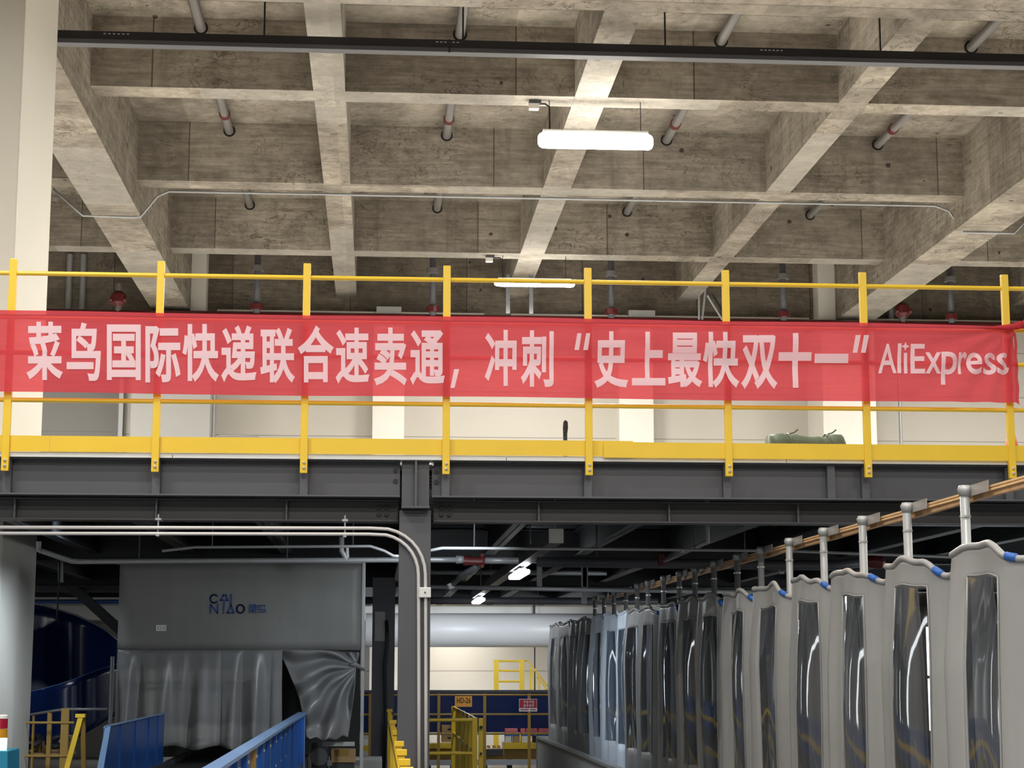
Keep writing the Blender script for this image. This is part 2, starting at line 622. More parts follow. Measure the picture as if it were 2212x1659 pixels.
# columns
cl = thing('column_left', (-3.9, 17.0, 0), 'big cream square column on the left, floor to ceiling', 'column', kind='structure')
box(-4.62, -3.3, 16.22, 17.84, 0, ZS).build('shaft', 'column', cl, bevel=0.02)
for k, (a, b, m, lab) in enumerate([
        (-4.42, -3.02, 'greybox', 'grey boxed pillar on the far wall under the left main beam'),
        (8.07, 9.06, 'white', 'white pillar on the far wall under the right main beam')]):
    struct(box(a, b, 32.2, 33.4, 0, 7.835), 'column_back', m, lab, 'column', bevel=0.01)
for k, (a, b) in enumerate([(-0.14, 0.44), (4.42, 5.06)]):
    struct(box(a, b, 32.95, 33.4, 0, 7.94), 'column_back', 'white',
           ['slim white pillar on the far wall left of the centre post', 'slim white pillar on the far wall behind the fifth bay'][k], 'column')
for k, (a, b) in enumerate([(-3.56, -3.2), (8.16, 8.56)]):
    struct(box(a, b, 32.7, 33.1, 8.0, ZS), 'trim_%d' % (k + 1), 'white',
           'white boxed riser on the dark concrete band beside the %s main beam' % ['left', 'right'][k], 'riser')
# grey door bay at the left of the far wall
sh = thing('door_1', (-5.4, 33.3, 3.04), 'grey shutter door in the far wall beside the cream column', 'door', kind='structure')
box(-6.3, -4.78, 33.30, 33.40, 3.04, 6.9).build('panel', 'shutter', sh)
box(-4.78, -4.70, 33.24, 33.40, 3.04, 6.9).build('frame', 'galv', sh)
tag(tube([(-3.0, 32.6, 3.06), (-3.0, 32.6, 7.9)], 0.035).build('riser_pipe', 'galv'), 'thin bright vertical pipe on the far wall behind the second bay', 'pipe')
tag(tube([(9.62, 32.6, 3.06), (9.62, 32.6, 7.9)], 0.03).build('riser_pipe', 'galv'), 'thin grey vertical pipe right of the white pillar', 'pipe')

# ledge trunking along the far wall under the dark band
lg = thing('wall_trunking', (2.0, 32.9, 7.9), 'pale cable trunking along the far wall just above the banner', 'trunking')
for (a, b) in [(-3.0, 1.9), (2.4, 8.0), (9.2, 13.0)]:
    box(a, b, 32.8, 33.08, 7.97, 8.06).build('duct', 'white', lg, bevel=0.008)
for px_, w in [(840, 0.46), (1385, 0.5)]:
    c = at(px_, 675, 32.8)
    box(c.x - w / 2, c.x + w / 2, 32.70, 32.8, 7.97, 8.14).build('junction_box', 'greybox', lg, bevel=0.01)
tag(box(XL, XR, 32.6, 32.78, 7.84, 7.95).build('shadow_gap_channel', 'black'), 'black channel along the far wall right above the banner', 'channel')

# ------------------------------------------------------------------ mezzanine: deck, steel, column
DK = 3.04


def corrugated():
    mb = MB()
    prof = []
    y = 13.01
    while y < 32.9:
        prof += [(y, 2.96), (y + 0.07, 2.96), (y + 0.11, 2.995), (y + 0.20, 2.995)]
        y += 0.245
    n = len(prof)
    base = [(XL, a, b) for a, b in prof] + [(XR, a, b) for a, b in prof]
    mb.add(base, [(i, i + 1, n + i + 1, n + i) for i in range(n - 1)])
    return mb


fm = thing('floor_mezzanine', (2, 23, DK), 'mezzanine deck of ribbed steel carrying the yellow railing', 'floor', kind='structure')
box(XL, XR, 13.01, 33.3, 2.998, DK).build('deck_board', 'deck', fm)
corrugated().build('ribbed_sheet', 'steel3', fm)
ed = MB()
for a, b in [(-6, -1.46), (-1.455, 0.9), (0.905, 2.93), (2.935, 5.38), (5.385, 8)]:
    ed.box(a, b, 12.815, 13.01, 3.053, 3.087)
ed.build('edge_angle', 'zinc', fm)


def ibeam(mb, x0, x1, yc, z0, z1, fl, tf=0.012, tw=0.010):
    mb.box(x0, x1, yc - fl / 2, yc + fl / 2, z0, z0 + tf)
    mb.box(x0, x1, yc - fl / 2, yc + fl / 2, z1 - tf, z1)
    mb.box(x0, x1, yc - tw / 2, yc + tw / 2, z0, z1)
    return mb


def ibeam_y(mb, xc, y0, y1, z0, z1, fl, tf=0.012, tw=0.010):
    mb.box(xc - fl / 2, xc + fl / 2, y0, y1, z0, z0 + tf)
    mb.box(xc - fl / 2, xc + fl / 2, y0, y1, z1 - tf, z1)
    mb.box(xc - tw / 2, xc + tw / 2, y0, y1, z0, z1)
    return mb


POST_X = [-4.68, -3.645, -2.609, -1.573, -0.535, 0.471, 1.494, 2.506, 3.525, 4.592]


def edge_beam(x0, x1, stiff, label):
    t = thing('edge_beam', ((x0 + x1) / 2, 12.95, 2.79), label, 'beam', kind='structure')
    ibeam(MB(), x0, x1, 12.93, 2.79, 3.052, 0.15).build('beam', 'steel', t, bevel=0.002)
    for x in stiff:
        box(x - 0.028, x + 0.028, 12.862, 12.925, 2.802, 3.040).build('stiffener', 'steel', t)
    return t


def holes(parent, pts, y):
    for x, z in pts:
        MB().tube([(x, y, z), (x, y + 0.02, z)], 0.017, 14).build('bolt', 'black', parent)


eb = edge_beam(-6, 0.148, POST_X[:5], 'upper charcoal steel edge beam left of the steel column')
holes(eb, [(0.115, 2.985), (0.115, 2.91)], 12.915)
eb = edge_beam(0.375, 8, POST_X[5:] + [3.27], 'upper charcoal steel edge beam right of the steel column')
holes(eb, [(0.405, 2.98), (0.405, 2.905)], 12.915)


def lower_beam(x0, x1, st, label, bolts):
    t = thing('lower_beam', ((x0 + x1) / 2, 13.1, 2.62), label, 'beam', kind='structure')
    ibeam(MB(), x0, x1, 13.06, 2.625, 2.782, 0.16).build('beam', 'steel2', t, bevel=0.002)
    for x in st:
        box(x - 0.006, x + 0.006, 12.985, 13.055, 2.637, 2.77).build('stiffener', 'steel', t)
    holes(t, bolts, 13.035)


lower_beam(-6, 0.14, [-2.57, -1.58, -0.66], 'lower dark steel beam left of the steel column',
           [(0.0, 2.735), (0.055, 2.735), (0.0, 2.685), (0.055, 2.685)])
lower_beam(0.39, 8, [1.15, 2.10, 3.05], 'lower dark steel beam right of the steel column',
           [(0.45, 2.735), (0.505, 2.735), (0.45, 2.685), (0.505, 2.685)])

sc = thing('steel_column', (0.26, 13.0, 0), 'charcoal steel column standing under the mezzanine edge', 'column', kind='structure')
hb = MB()
hb.box(0.145, 0.370, 12.90, 12.914, 0, 2.70)
hb.box(0.145, 0.370, 13.10, 13.114, 0, 2.70)
hb.box(0.252, 0.264, 12.914, 13.10, 0, 2.70)
hb.build('shaft', 'steel', sc, bevel=0.002)
hd = MB()
hd.box(0.160, 0.355, 12.885, 12.9, 2.72, 3.05)
hd.box(0.160, 0.355, 13.05, 13.06, 2.70, 3.05)
hd.build('head_plate', 'steel', sc)
box(0.252, 0.266, 12.82, 12.885, 2.72, 3.05).build('web', 'steel', sc)
box(0.158, 0.358, 12.79, 13.06, 2.708, 2.722).build('cap_plate', 'steel', sc)
for a, b in ((0.150, 0.158), (0.372, 0.386)):
    box(a, b, 12.86, 12.9, 3.018, 3.05).build('shim', 'white', sc)

# beams under the deck, running back and across
for k, x in enumerate([-4.7, -3.75, -2.8, -1.85, -0.9, 0.26, 1.10, 2.02, 2.95, 3.85, 4.75, 5.6]):
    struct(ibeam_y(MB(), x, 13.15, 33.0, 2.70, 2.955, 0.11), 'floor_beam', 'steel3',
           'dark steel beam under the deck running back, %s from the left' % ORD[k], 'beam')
for k, (y, z0, z1) in enumerate([(18.2, 2.66, 2.95), (24.0, 2.66, 2.95), (29.9, 2.66, 2.95)]):
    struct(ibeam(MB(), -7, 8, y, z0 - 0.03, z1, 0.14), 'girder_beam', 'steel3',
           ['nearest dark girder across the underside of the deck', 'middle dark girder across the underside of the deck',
            'farthest dark girder across the underside of the deck'][k], 'beam')

# ------------------------------------------------------------------ yellow guardrail
gr = thing('guardrail', (1.0, 12.8, 2.95), 'yellow steel guardrail along the mezzanine edge behind the red banner', 'railing')
for x in POST_X:
    p = box(x - 0.026, x + 0.026, 12.772, 12.812, 2.948, 4.462).build('post', 'yellow', gr, bevel=0.004)
    for z in (2.985, 3.022):
        MB().tube([(x + 0.002, 12.772, z), (x + 0.002, 12.764, z), (x + 0.002, 12.758, z)], [0.011, 0.011, 0.006], 8).build('bolt', 'chrome', p)
for z, r in ((4.362, 0.0165), (4.045, 0.0165), (3.79, 0.0165), (3.452, 0.0165)):
    tube([(-6, 12.80, z), (8, 12.80, z)], r, 14).build('rail', 'yellow', gr, smooth=False)
for a, b, y, z in [(-6, -2.31, 12.80, 3.088), (-2.308, 1.815, 12.80, 3.088), (1.60, 8, 12.786, 3.078)]:
    box(a, b, y, y + 0.004, z, z + 0.112).build('toe_board', 'yellow', gr)

# ------------------------------------------------------------------ banner
bn = thing('banner', (1.0, 12.72, 3.495), 'long red cloth banner with pale characters tied along the yellow railing', 'banner')
BY = 12.735
BX0, BX1, BZ0, BZ1 = -3.4, 4.625, 3.496, 4.076


def banner_y(x, z):
    """cloth hangs a little away from the posts, with soft creases towards the tied right end"""
    d = 1e9
    for p in POST_X:
        d = min(d, abs(x - p))
    s = 0.008 * math.sin(min(d, 0.5) * math.pi)
    v = (z - BZ0) / (BZ1 - BZ0)
    sag = 0.018 * math.sin(v * math.pi) * math.exp(-((x - 2.3) / 1.6) ** 2) * math.sin(v * 9 + 0.8)
    k = max(0.0, (x - 2.9) / 1.7)
    ang = math.atan2(BZ1 - z, max(0.02, BX1 - x))
    crease = k * k * 0.020 * math.sin(ang * 17.0)
    return BY - s - sag - crease


nu, nv = 220, 30


def banner_p(i, j):
    x = BX0 + (BX1 - BX0) * i / nu
    v = j / nv
    zt = BZ1 - 0.020 * max(0, (x - 3.4) / 1.2)
    z = BZ0 + 0.004 * math.sin(x * 1.9) + (zt - BZ0) * v
    return (x, banner_y(x, z), z)


MB().grid(banner_p, nu, nv).build('cloth', 'red_cloth', bn, smooth=True)
hem = MB()
for z, h in ((4.046, 0.010),):
    hem.grid(lambda i, j: (BX0 + (4.55 - BX0) * i / 120, banner_y(BX0 + (4.55 - BX0) * i / 120, z) + 0.006 + 0.002 * j, z - h / 2 + h * j), 120, 1)
hem.build('hem_rope', 'redpaint', bn)
# the right end folds round the last post and is knotted to the rail
wrap = MB()
wrap.grid(lambda i, j: (4.625 + 0.055 * math.sin(i / 6 * 1.5), 12.735 + 0.10 * i / 6 + 0.01 * math.sin(j * 1.3),
                        3.496 + 0.53 * j / 16), 6, 16)
wrap.build('folded_end', 'red_cloth', bn, smooth=True)
kn = MB()
kn.tube([(4.40, 12.728, 4.045), (4.50, 12.722, 4.052), (4.60, 12.715, 4.055), (4.66, 12.72, 4.07), (4.70, 12.75, 4.09)],
        [0.005, 0.014, 0.024, 0.030, 0.022], 9)
kn.tube([(4.68, 12.73, 4.06), (4.72, 12.72, 4.095), (4.78, 12.73, 4.10), (4.80, 12.77, 4.07), (4.75, 12.80, 4.04)], [0.02, 0.03, 0.036, 0.03, 0.02], 9)
kn.tube([(4.74, 12.73, 4.05), (4.77, 12.725, 4.01), (4.775, 12.73, 3.985)], [0.022, 0.026, 0.012], 8)
kn.build('knot', 'red_cloth', bn, smooth=True)

FONT_CACHE = {}


def glyph_mesh(txt, bold):
    key = (txt, bold)
    cu = bpy.data.curves.new('lettering', 'FONT')
    cu.body = txt
    cu.size = 1.0
    cu.bevel_depth = bold
    cu.bevel_resolution = 0
    cu.resolution_u = 4
    ob = bpy.data.objects.new('lettering', cu)
    COL.objects.link(ob)
    bpy.context.view_layer.update()
    dg = bpy.context.evaluated_depsgraph_get()
    me = bpy.data.meshes.new_from_object(ob.evaluated_get(dg))
    vs = [(v.co.x, v.co.y, 0.0) for v in me.vertices]
    fs = [list(p.vertices) for p in me.polygons if sum(me.vertices[i].co.z for i in p.vertices) > -1e-7]
    bpy.data.objects.remove(ob)
    bpy.data.meshes.remove(me)
    return vs, fs


def fit_glyph(mb, txt, px0, py0, px1, py1, bold, place):
    """fit one character into a box of the photo; place(x_px, y_px) -> world point on the carrying surface"""
    vs, fs = glyph_mesh(txt, bold)
    if not vs:
        return
    x0, x1 = min(v[0] for v in vs), max(v[0] for v in vs)
    y0, y1 = min(v[1] for v in vs), max(v[1] for v in vs)
    bm = bmesh.new()
    bv = [bm.verts.new(((v[0] - x0) / max(1e-6, x1 - x0) * (px1 - px0), (v[1] - y0) / max(1e-6, y1 - y0) * (py1 - py0), 0)) for v in vs]
    for f in fs:
        try:
            bm.faces.new([bv[i] for i in f])
        except ValueError:
            pass
    bmesh.ops.triangulate(bm, faces=bm.faces)
    for _ in range(4):          # fine enough to lie on the waving cloth
        le = [e for e in bm.edges if e.calc_length() > 9.0]
        if not le:
            break
        bmesh.ops.subdivide_edges(bm, edges=le, cuts=1)
        bmesh.ops.triangulate(bm, faces=bm.faces)
    bm.verts.ensure_lookup_table()
    for i, v in enumerate(bm.verts):
        v.index = i
    out = [place(px0 + v.co.x, py1 + v.co.y * (py0 - py1) / (py1 - py0)) for v in bm.verts]
    fs = [[v.index for v in f.verts] for f in bm.faces]
    bm.free()
    mb.add(out, fs)


def on_banner(x, y):
    p = at(x, y, BY - 0.01)
    return Vector((p.x, banner_y(p.x, p.z) - 0.006, p.z))


CH = [('菜', 57, 695, 136, 821), ('鸟', 144, 697, 218, 823), ('国', 231, 701, 304, 821), ('际', 314, 704, 390, 826),
      ('快', 394, 700, 473, 825), ('递', 478, 703, 554, 826), ('联', 562, 708, 637, 828), ('合', 643, 703, 721, 826),
      ('速', 725, 708, 798, 829), ('卖', 808, 708, 879, 833), ('通', 886, 713, 961, 832), ('冲', 1047, 713, 1116, 834),
      ('刺', 1125, 714, 1196, 836), ('史', 1284, 716, 1357, 838), ('上', 1365, 717, 1437, 833), ('最', 1443, 719, 1517, 837),
      ('快', 1519, 717, 1597, 838), ('双', 1601, 724, 1679, 841)]
lt = MB()
for ch, a, b, c, d in CH:
    fit_glyph(lt, ch, a, b, c, d, 0.026, on_banner)


def poly_on(mb, pts, place):
    mb.add([place(x, y) for x, y in pts], [tuple(range(len(pts)))])


def subdiv_bar(mb, x0, y0, x1, y1, place, n=6, vert=False):
    for k in range(n):
        if vert:
            a, b = y0 + (y1 - y0) * k / n, y0 + (y1 - y0) * (k + 1) / n
            poly_on(mb, [(x0, a), (x1, a), (x1, b), (x0, b)], place)
        else:
            a, b = x0 + (x1 - x0) * k / n, x0 + (x1 - x0) * (k + 1) / n
            poly_on(mb, [(a, y0), (b, y0), (b, y1), (a, y1)], place)


for k in range(6):      # the cross character and the single stroke
    pass
subdiv_bar(lt, 1682, 761, 1712, 779, on_banner, 3)
subdiv_bar(lt, 1724, 761, 1753, 779, on_banner, 3)
subdiv_bar(lt, 1712, 720, 1724, 838, on_banner, 10, True)
subdiv_bar(lt, 1760, 764, 1833, 784, on_banner, 6)
for pts in ([(981, 797), (992, 797), (982, 838), (973, 838)],
            [(1247, 720), (1256, 720), (1251, 756), (1241, 756)], [(1266, 720), (1275, 720), (1270, 756), (1260, 756)],
            [(1848, 724), (1859, 724), (1852, 762), (1842, 762)], [(1866, 724), (1877, 724), (1870, 762), (1860, 762)]):
    poly_on(lt, pts, on_banner)
lt.build('lettering', 'letter', bn)
wm = MB()
BOLD2 = 0.012
for ch, a, b, c, d in [('A', 1898, 743, 1937, 806), ('l', 1939, 742, 1947, 806), ('ı', 1953, 762, 1960, 807), ('E', 1967, 743, 1998, 807),
                       ('x', 1999, 761, 2033, 807), ('p', 2033, 760, 2068, 831), ('r', 2070, 761, 2089, 808), ('e', 2088, 761, 2121, 809),
                       ('s', 2125, 763, 2152, 809), ('s', 2153, 763, 2181, 809)]:
    fit_glyph(wm, ch, a, b, c, d, BOLD2, on_banner)
sx, sy, sr = 1955.5, 748.5, 9.5
st = []
for k in range(8):
    r = sr if k % 2 == 0 else sr * 0.42
    st.append((sx + r * math.sin(k * math.pi / 4), sy - r * math.cos(k * math.pi / 4)))
for k in range(0, 8):
    poly_on(wm, [(sx, sy), st[k], st[(k + 1) % 8]], on_banner)
tag(wm.build('wordmark', 'letter', bn), 'pale slim Latin lettering with a small four-point star')

# ------------------------------------------------------------------ black lighting trunking under the joists
tk = thing('lighting_trunking', (2.0, 18.5, 8.05), 'long black trunking hung on thin rods across the top of the photo', 'trunking')
TKY = 18.5
TZ0, TZ1 = 8.05, 8.19
mb = MB()
mb.box(XL, 10.5, TKY - 0.06, TKY + 0.06, TZ0 + 0.04, TZ1)
mb.build('channel', 'tray', tk, bevel=0.006)
box(XL, 10.5, TKY - 0.068, TKY + 0.068, TZ0, TZ0 + 0.05).build('cover', 'steel', tk, bevel=0.006)
for px_ in (570, 1000, 1437, 1902, 2330):
    c = at(px_, 110, TKY)
    tube([(c.x, TKY, TZ1), (c.x, TKY, ZS)], 0.010, 8).build('hanger_rod', 'black', tk)
for px_, n, w in ((252, 6, 0.24), (966, 6, 0.22), (1664, 6, 0.22)):
    c = at(px_, 110, TKY)
    for k in range(n):
        xx = c.x - w / 2 + w * k / (n - 1)
        box(xx - 0.012, xx + 0.012, TKY - 0.0635, TKY - 0.060, 8.155, 8.166).build('slot', 'greybox', tk)
box(0.68, 0.70, TKY - 0.070, TKY - 0.058, 8.045, 8.19).build('joint', 'black', tk)


# ------------------------------------------------------------------ LED battens under the cross beams
def capsule(mb, x0, x1, y, z, ry, rz, n=18, m=10):
    rings = []
    L = min(0.09, ry * 1.2)
    for k in range(m + 1):
        a = math.pi * k / m
        xx = (x0 + L - L * math.cos(a)) if k <= m / 2 else (x1 - L - L * math.cos(a))
        s = max(0.02, math.sin(a)) ** 0.55
        rings.append([(xx, y + ry * s * math.cos(2 * math.pi * q / n), z + rz * s * math.sin(2 * math.pi * q / n)) for q in range(n)])
    base = len(mb.v)
    for r in rings:
        mb.v += [Vector(p) for p in r]
    for i in range(m):
        for q in range(n):
            a = base + i * n + q
            b = base + i * n + (q + 1) % n
            mb.f.append([a, b, b + n, a + n])
    mb.f.append([base + q for q in range(n)][::-1])
    mb.f.append([base + m * n + q for q in range(n)])
    return mb


def batten(x0, x1, y, z, beam_y, jx, label, rz, own):
    t = thing('led_batten', ((x0 + x1) / 2, y, z), label, 'lamp', 'LED battens under the concrete beams')
    capsule(MB(), x0, x1, y, z, 0.075, rz).build('diffuser', 'lamp', t, smooth=True)
    lo = area('led_light', (0, 0, -rz - 0.004), x1 - x0 - 0.1, 0.10, own, WARM)
    lo.parent = t
    box(x0 + 0.06, x1 - 0.06, y - 0.05, y + 0.05, z + rz - 0.012, z + rz + 0.03).build('housing', 'lampbody', t, bevel=0.01)
    for xx in (x0 + 0.14, x1 - 0.15):
        tube([(xx, y, z + rz), (xx, y, ZB)], 0.005, 6).build('hanger_wire', 'black', t)
    box(jx - 0.07, jx + 0.05, beam_y - 0.05, beam_y + 0.05, ZB - 0.12, ZB - 0.05).build('junction_box', 'white', t, bevel=0.008)
    box(jx - 0.07, jx + 0.08, beam_y - 0.03, beam_y + 0.05, ZB - 0.05, ZB).build('bracket', 'steel', t, bevel=0.008)
    tube([(jx + 0.05, beam_y, ZB - 0.045), (x0 + 0.09, beam_y, ZB - 0.045), (x0 + 0.14, y, ZB - 0.08), (x0 + 0.145, y, z + rz)], 0.012, 8).build('cable', 'black', t)
    return t


batten(1.868, 3.275, 21.1, 7.90, 21.1, 1.83, 'bright LED batten hanging from the ceiling beam above the banner', 0.10, 640)
batten(1.877, 3.225, 29.5, 7.925, 29.5, 1.80, 'farther LED batten half hidden behind the top yellow rail', 0.055, 230)

# conduit clipped across the middle cross beam, ducking under both main beams
cp = [(115, 398), (180, 445), (290, 449), (305, 447), (340, 424), (365, 406), (700, 413), (1400, 425), (2020, 437), (2050, 456), (2080, 484), (2190, 487), (2240, 450), (2262, 430)]
pts = [at(x, y, 25.66) for x, y in cp]
for p in pts:
    p.z = max(7.978, p.z - 0.14) if p.z < 8.2 else min(p.z, 8.378)
tag(MB().tube(pts, 0.018, 8).build('conduit', 'galv', smooth=True), 'thin bright conduit crossing the ceiling and ducking under both main beams', 'conduit')

# ------------------------------------------------------------------ pipes through the beams
PX = [-2.19, 0.91, 4.10, 7.22, 10.3]
names = ['left of the narrow beam above the third post', 'left of the bright lamp', 'just right of the bright lamp', 'near the right main beam', 'beyond the right main beam']
for k, x in enumerate(PX):
    t = thing('sprinkler_pipe', (x, 24, 9.15), 'grey pipe through the cross beams, ' + names[k], 'pipe', 'pipes through the ceiling beams')
    tube([(x, 16.97, 9.145), (x, 31.3, 9.145), (x, 31.45, 9.12), (x, 31.5, 9.05)], 0.062, 14).build('run', 'pipe', t, smooth=True)
    tube([(x, 31.5, 9.05), (x, 31.5, 7.75)], 0.058, 14).build('drop', 'steel', t, smooth=True)
    for y0 in (20.93, 25.15, 29.35):
        # dark ring of the sleeve in the beam face
        MB().tube([(x, y0 - 0.012, 9.145), (x, y0 + 0.01, 9.145)], 0.086, 20).build('sleeve', 'black', t)
    yc = 24.35
    MB().tube([(x, yc - 0.06, 9.145), (x, yc - 0.05, 9.145), (x, yc + 0.05, 9.145), (x, yc + 0.06, 9.145)], [0.06, 0.076, 0.076, 0.06], 14).build('coupling', 'redpaint', t)
    for z in (9.0, 8.55, 7.86):
        MB().tube([(x, 31.5, z - 0.05), (x, 31.5, z - 0.045), (x, 31.5, z + 0.045), (x, 31.5, z + 0.05)], [0.07, 0.115, 0.115, 0.07], 14).build('flange', 'redpaint' if z != 8.55 else 'pipe', t)

tag(tube([(XL, 31.6, 7.72), (XR, 31.6, 7.72)], 0.07, 12).build('main_pipe', 'redpaint', smooth=True), 'dark red main pipe along the far wall hidden by the banner', 'pipe')

# valve sets and brackets near the far wall
for k, (px_, py_) in enumerate([(256, 650), (1950, 680)]):
    c = at(px_, py_, 31.6)
    t = thing('valve', (c.x, 31.6, 7.8), ['red valve set on the far wall behind the first bay', 'red valve set on the far wall behind the last full bay'][k], 'valve')
    MB().tube([(c.x, 31.6, 7.72), (c.x, 31.6, 8.25 if k == 0 else 8.0)], 0.06, 10).build('stem', 'pipe', t)
    MB().tube([(c.x, 31.6, 7.85), (c.x, 31.6, 7.92), (c.x, 31.6, 8.06), (c.x, 31.6, 8.12)], [0.08, 0.14, 0.13, 0.07], 12).build('body', 'redpaint', t)
    MB().tube([(c.x - 0.14, 31.55, 7.96), (c.x + 0.14, 31.55, 7.96)], 0.05, 10).build('branch', 'redpaint', t)
for k, (px_, m) in enumerate([(148, 'galvd'), (178, 'galvd'), (400, 'galvd'), (1828, 'galvd'), (1923, 'galvd')]):
    c = at(px_, 640, 33.04)
    tag(tube([(c.x, 33.04, 7.955), (c.x, 33.04, 8.60 if k > 1 else 9.1)], 0.055, 10).build('riser_pipe', m),
        ['thin riser pipe right beside the cream column', 'second riser pipe right of the cream column', 'riser pipe between the left main beam and the white riser',
         'short riser pipe left of the seventh yellow post', 'short riser pipe under the right main beam'][k], 'pipe')
br = thing('pipe_support', (2.3, 31.0, 7.7), 'galvanised two-legged pipe support below the farther lamp', 'bracket')
for px_ in (1097, 1147):
    c = at(px_, 640, 31.0)
    box(c.x - 0.035, c.x + 0.035, 30.97, 31.03, 7.7, 8.40).build('leg', 'steel', br)
a, b = at(1088, 600, 31.0), at(1157, 600, 31.0)
box(a.x, b.x, 30.96, 31.04, 8.17, 8.26).build('crossbar', 'pipe', br)
br = thing('pipe_brace', (5.6, 31.5, 7.7), 'dark slanted pipe braces on the far wall beside the sixth yellow post', 'bracket')
for p, q, m in [((1510, 628), (1510, 690), 'galvd'), ((1524, 625), (1517, 690), 'galv'), ((1528, 638), (1560, 690), 'galvd'), ((1538, 636), (1566, 682), 'black')]:
    MB().tube([at(p[0], p[1], 31.5), at(q[0], q[1], 31.5)], 0.02, 8).build('strut', m, br)

# ------------------------------------------------------------------ things on the deck behind the toe board
tp = thing('rolled_tarp', (3.4, 14.0, 3.04), 'rolled green tarpaulin lying on the deck behind the toe board', 'tarp')
c0, c1 = at(1662, 955, 14.0), at(1818, 957, 14.0)
rr = (at(1740, 938, 14.0).z - 3.04) / 2
pts, rs = [], []
for k in range(13):
    u = k / 12
    pts.append((c0.x + (c1.x - c0.x) * u, 14.0, 3.04 + rr + 0.006 * math.sin(u * 7)))
    rs.append(rr * (0.96 + 0.05 * math.sin(u * 9) - (0.10 if k in (3, 9) else 0)))
MB().tube(pts, rs, 18).build('roll', 'greentarp', tp, smooth=True)
sp = MB()
for k in range(40):
    a = k * 0.42
    sp.tube([(c0.x - 0.004, 14.0 + 0.9 * rr * (1 - k / 42) * math.cos(a), 3.04 + rr + 0.9 * rr * (1 - k / 42) * math.sin(a)),
             (c0.x - 0.004, 14.0 + 0.9 * rr * (1 - (k + 1) / 42) * math.cos(a + 0.42), 3.04 + rr + 0.9 * rr * (1 - (k + 1) / 42) * math.sin(a + 0.42))], 0.004, 5)
sp.build('rolled_edge', 'greentarp', tp)
for u in (0.25, 0.78):
    x = c0.x + (c1.x - c0.x) * u
    ring = [(x, 14.0 + (rr + 0.002) * math.cos(q * math.pi / 8), 3.04 + rr + (rr + 0.002) * math.sin(q * math.pi / 8)) for q in range(17)]
    MB().tube(ring, 0.008, 6).build('tie', 'greentarp', tp)
    MB().tube([(x, 14.0, 3.038 + 2 * rr), (x + 0.05, 13.98, 3.05 + 2 * rr), (x + 0.08, 13.97, 3.075 + 2 * rr)], 0.006, 6).build('tie_end', 'greentarp', tp)
bt = thing('tool_handle', at(1221, 985, 14.2), 'short black tool handle standing on the deck behind the toe board', 'tool')
c = at(1221, 950, 14.2)
zt_ = at(1221, 908, 14.2).z
MB().tube([(c.x, 14.2, 3.04), (c.x, 14.2, 3.30), (c.x, 14.2, zt_ - 0.07)], [0.017, 0.017, 0.018], 10).build('shaft', 'black', bt, smooth=True)
MB().tube([(c.x, 14.2, zt_ - 0.10), (c.x + 0.002, 14.2, zt_ - 0.06), (c.x + 0.003, 14.2, zt_ - 0.015), (c.x + 0.002, 14.2, zt_)], [0.018, 0.022, 0.019, 0.008], 10).build('grip', 'rubber', bt, smooth=True)
cn = thing('traffic_cone', (at(2186, 930, 13.6).x, 13.6, 3.04), 'orange cone on the deck half hidden by the last yellow post', 'cone')
c = at(2184, 930, 13.6)
MB().tube([(c.x, 13.6, 3.06), (c.x, 13.6, 3.43)], [0.10, 0.02], 16).build('body', 'cone', cn, smooth=True)
box(c.x - 0.12, c.x + 0.12, 13.48, 13.72, 3.04, 3.065).build('foot', 'rubber', cn)
c0, c1 = at(466, 945, 14.5), at(562, 945, 14.5)
tag(MB().tube([(c0.x, 14.5, 3.04), (c0.x, 14.5, 3.40), (c0.x + 0.03, 14.5, 3.425), (c1.x - 0.03, 14.5, 3.425), (c1.x, 14.5, 3.40), (c1.x, 14.5, 3.04)], 0.008, 8).build('wire_frame', 'galv', smooth=True),
    'low pale wire frame standing on the deck left of the third post', 'frame')

# ------------------------------------------------------------------ conduits along the lower beam and down the steel column
for k, (dy, dx) in enumerate([(0, 0), (13, -11)]):
    t = thing('conduit', (-1, 12.86, 2.5), ['upper of the two bright conduits bending down the steel column', 'lower of the two bright conduits bending down the steel column'][k], 'conduit', 'conduit pair at the steel column')
    path = [(-120, 1139 + dy), (420, 1140 + dy), (800 + dx * 0.3, 1141 + dy)]
    R = 100 - dy
    cx, cy = 819 + dx * 0.2, 1141 + 100
    for q in range(1, 9):
        a = math.pi / 2 * q / 8
        path.append((cx + R * math.sin(a), cy - R * math.cos(a)))
    xe = cx + R
    path += [(xe + 0.5, 1300), (xe + 1, 1500), (xe + 1, 1760)]
    MB().tube([at(x, y, 12.872) for x, y in path], 0.0125, 10).build('tube', 'tubing', t, smooth=True)
jb = thing('junction_box', (0.327, 12.87, 2.08), 'small pale junction box on the steel column', 'box')
box(0.288, 0.372, 12.84, 12.90, 2.080, 2.152).build('body', 'zinc', jb, bevel=0.006)
MB().tube([(0.33, 12.838, 2.116), (0.33, 12.832, 2.116)], 0.006, 8).build('screw', 'steel', jb)
for px_ in (341, 745):
    c = at(px_, 1140, 12.872)
    t = thing('conduit_hanger', (c.x, 12.87, 2.5), 'thin threaded rod holding the conduits %s' % ('at the left' if px_ < 500 else 'near the steel column'), 'hanger')
    tube([(c.x, 12.885, 2.50), (c.x, 12.885, 2.66)], 0.006, 8).build('rod', 'galv', t)
    box(c.x - 0.02, c.x + 0.02, 12.87, 12.99, 2.618, 2.632).build('clamp', 'galvd', t)
    box(c.x - 0.012, c.x + 0.012, 12.858, 12.892, 2.505, 2.515).build('strap', 'galvd', t)

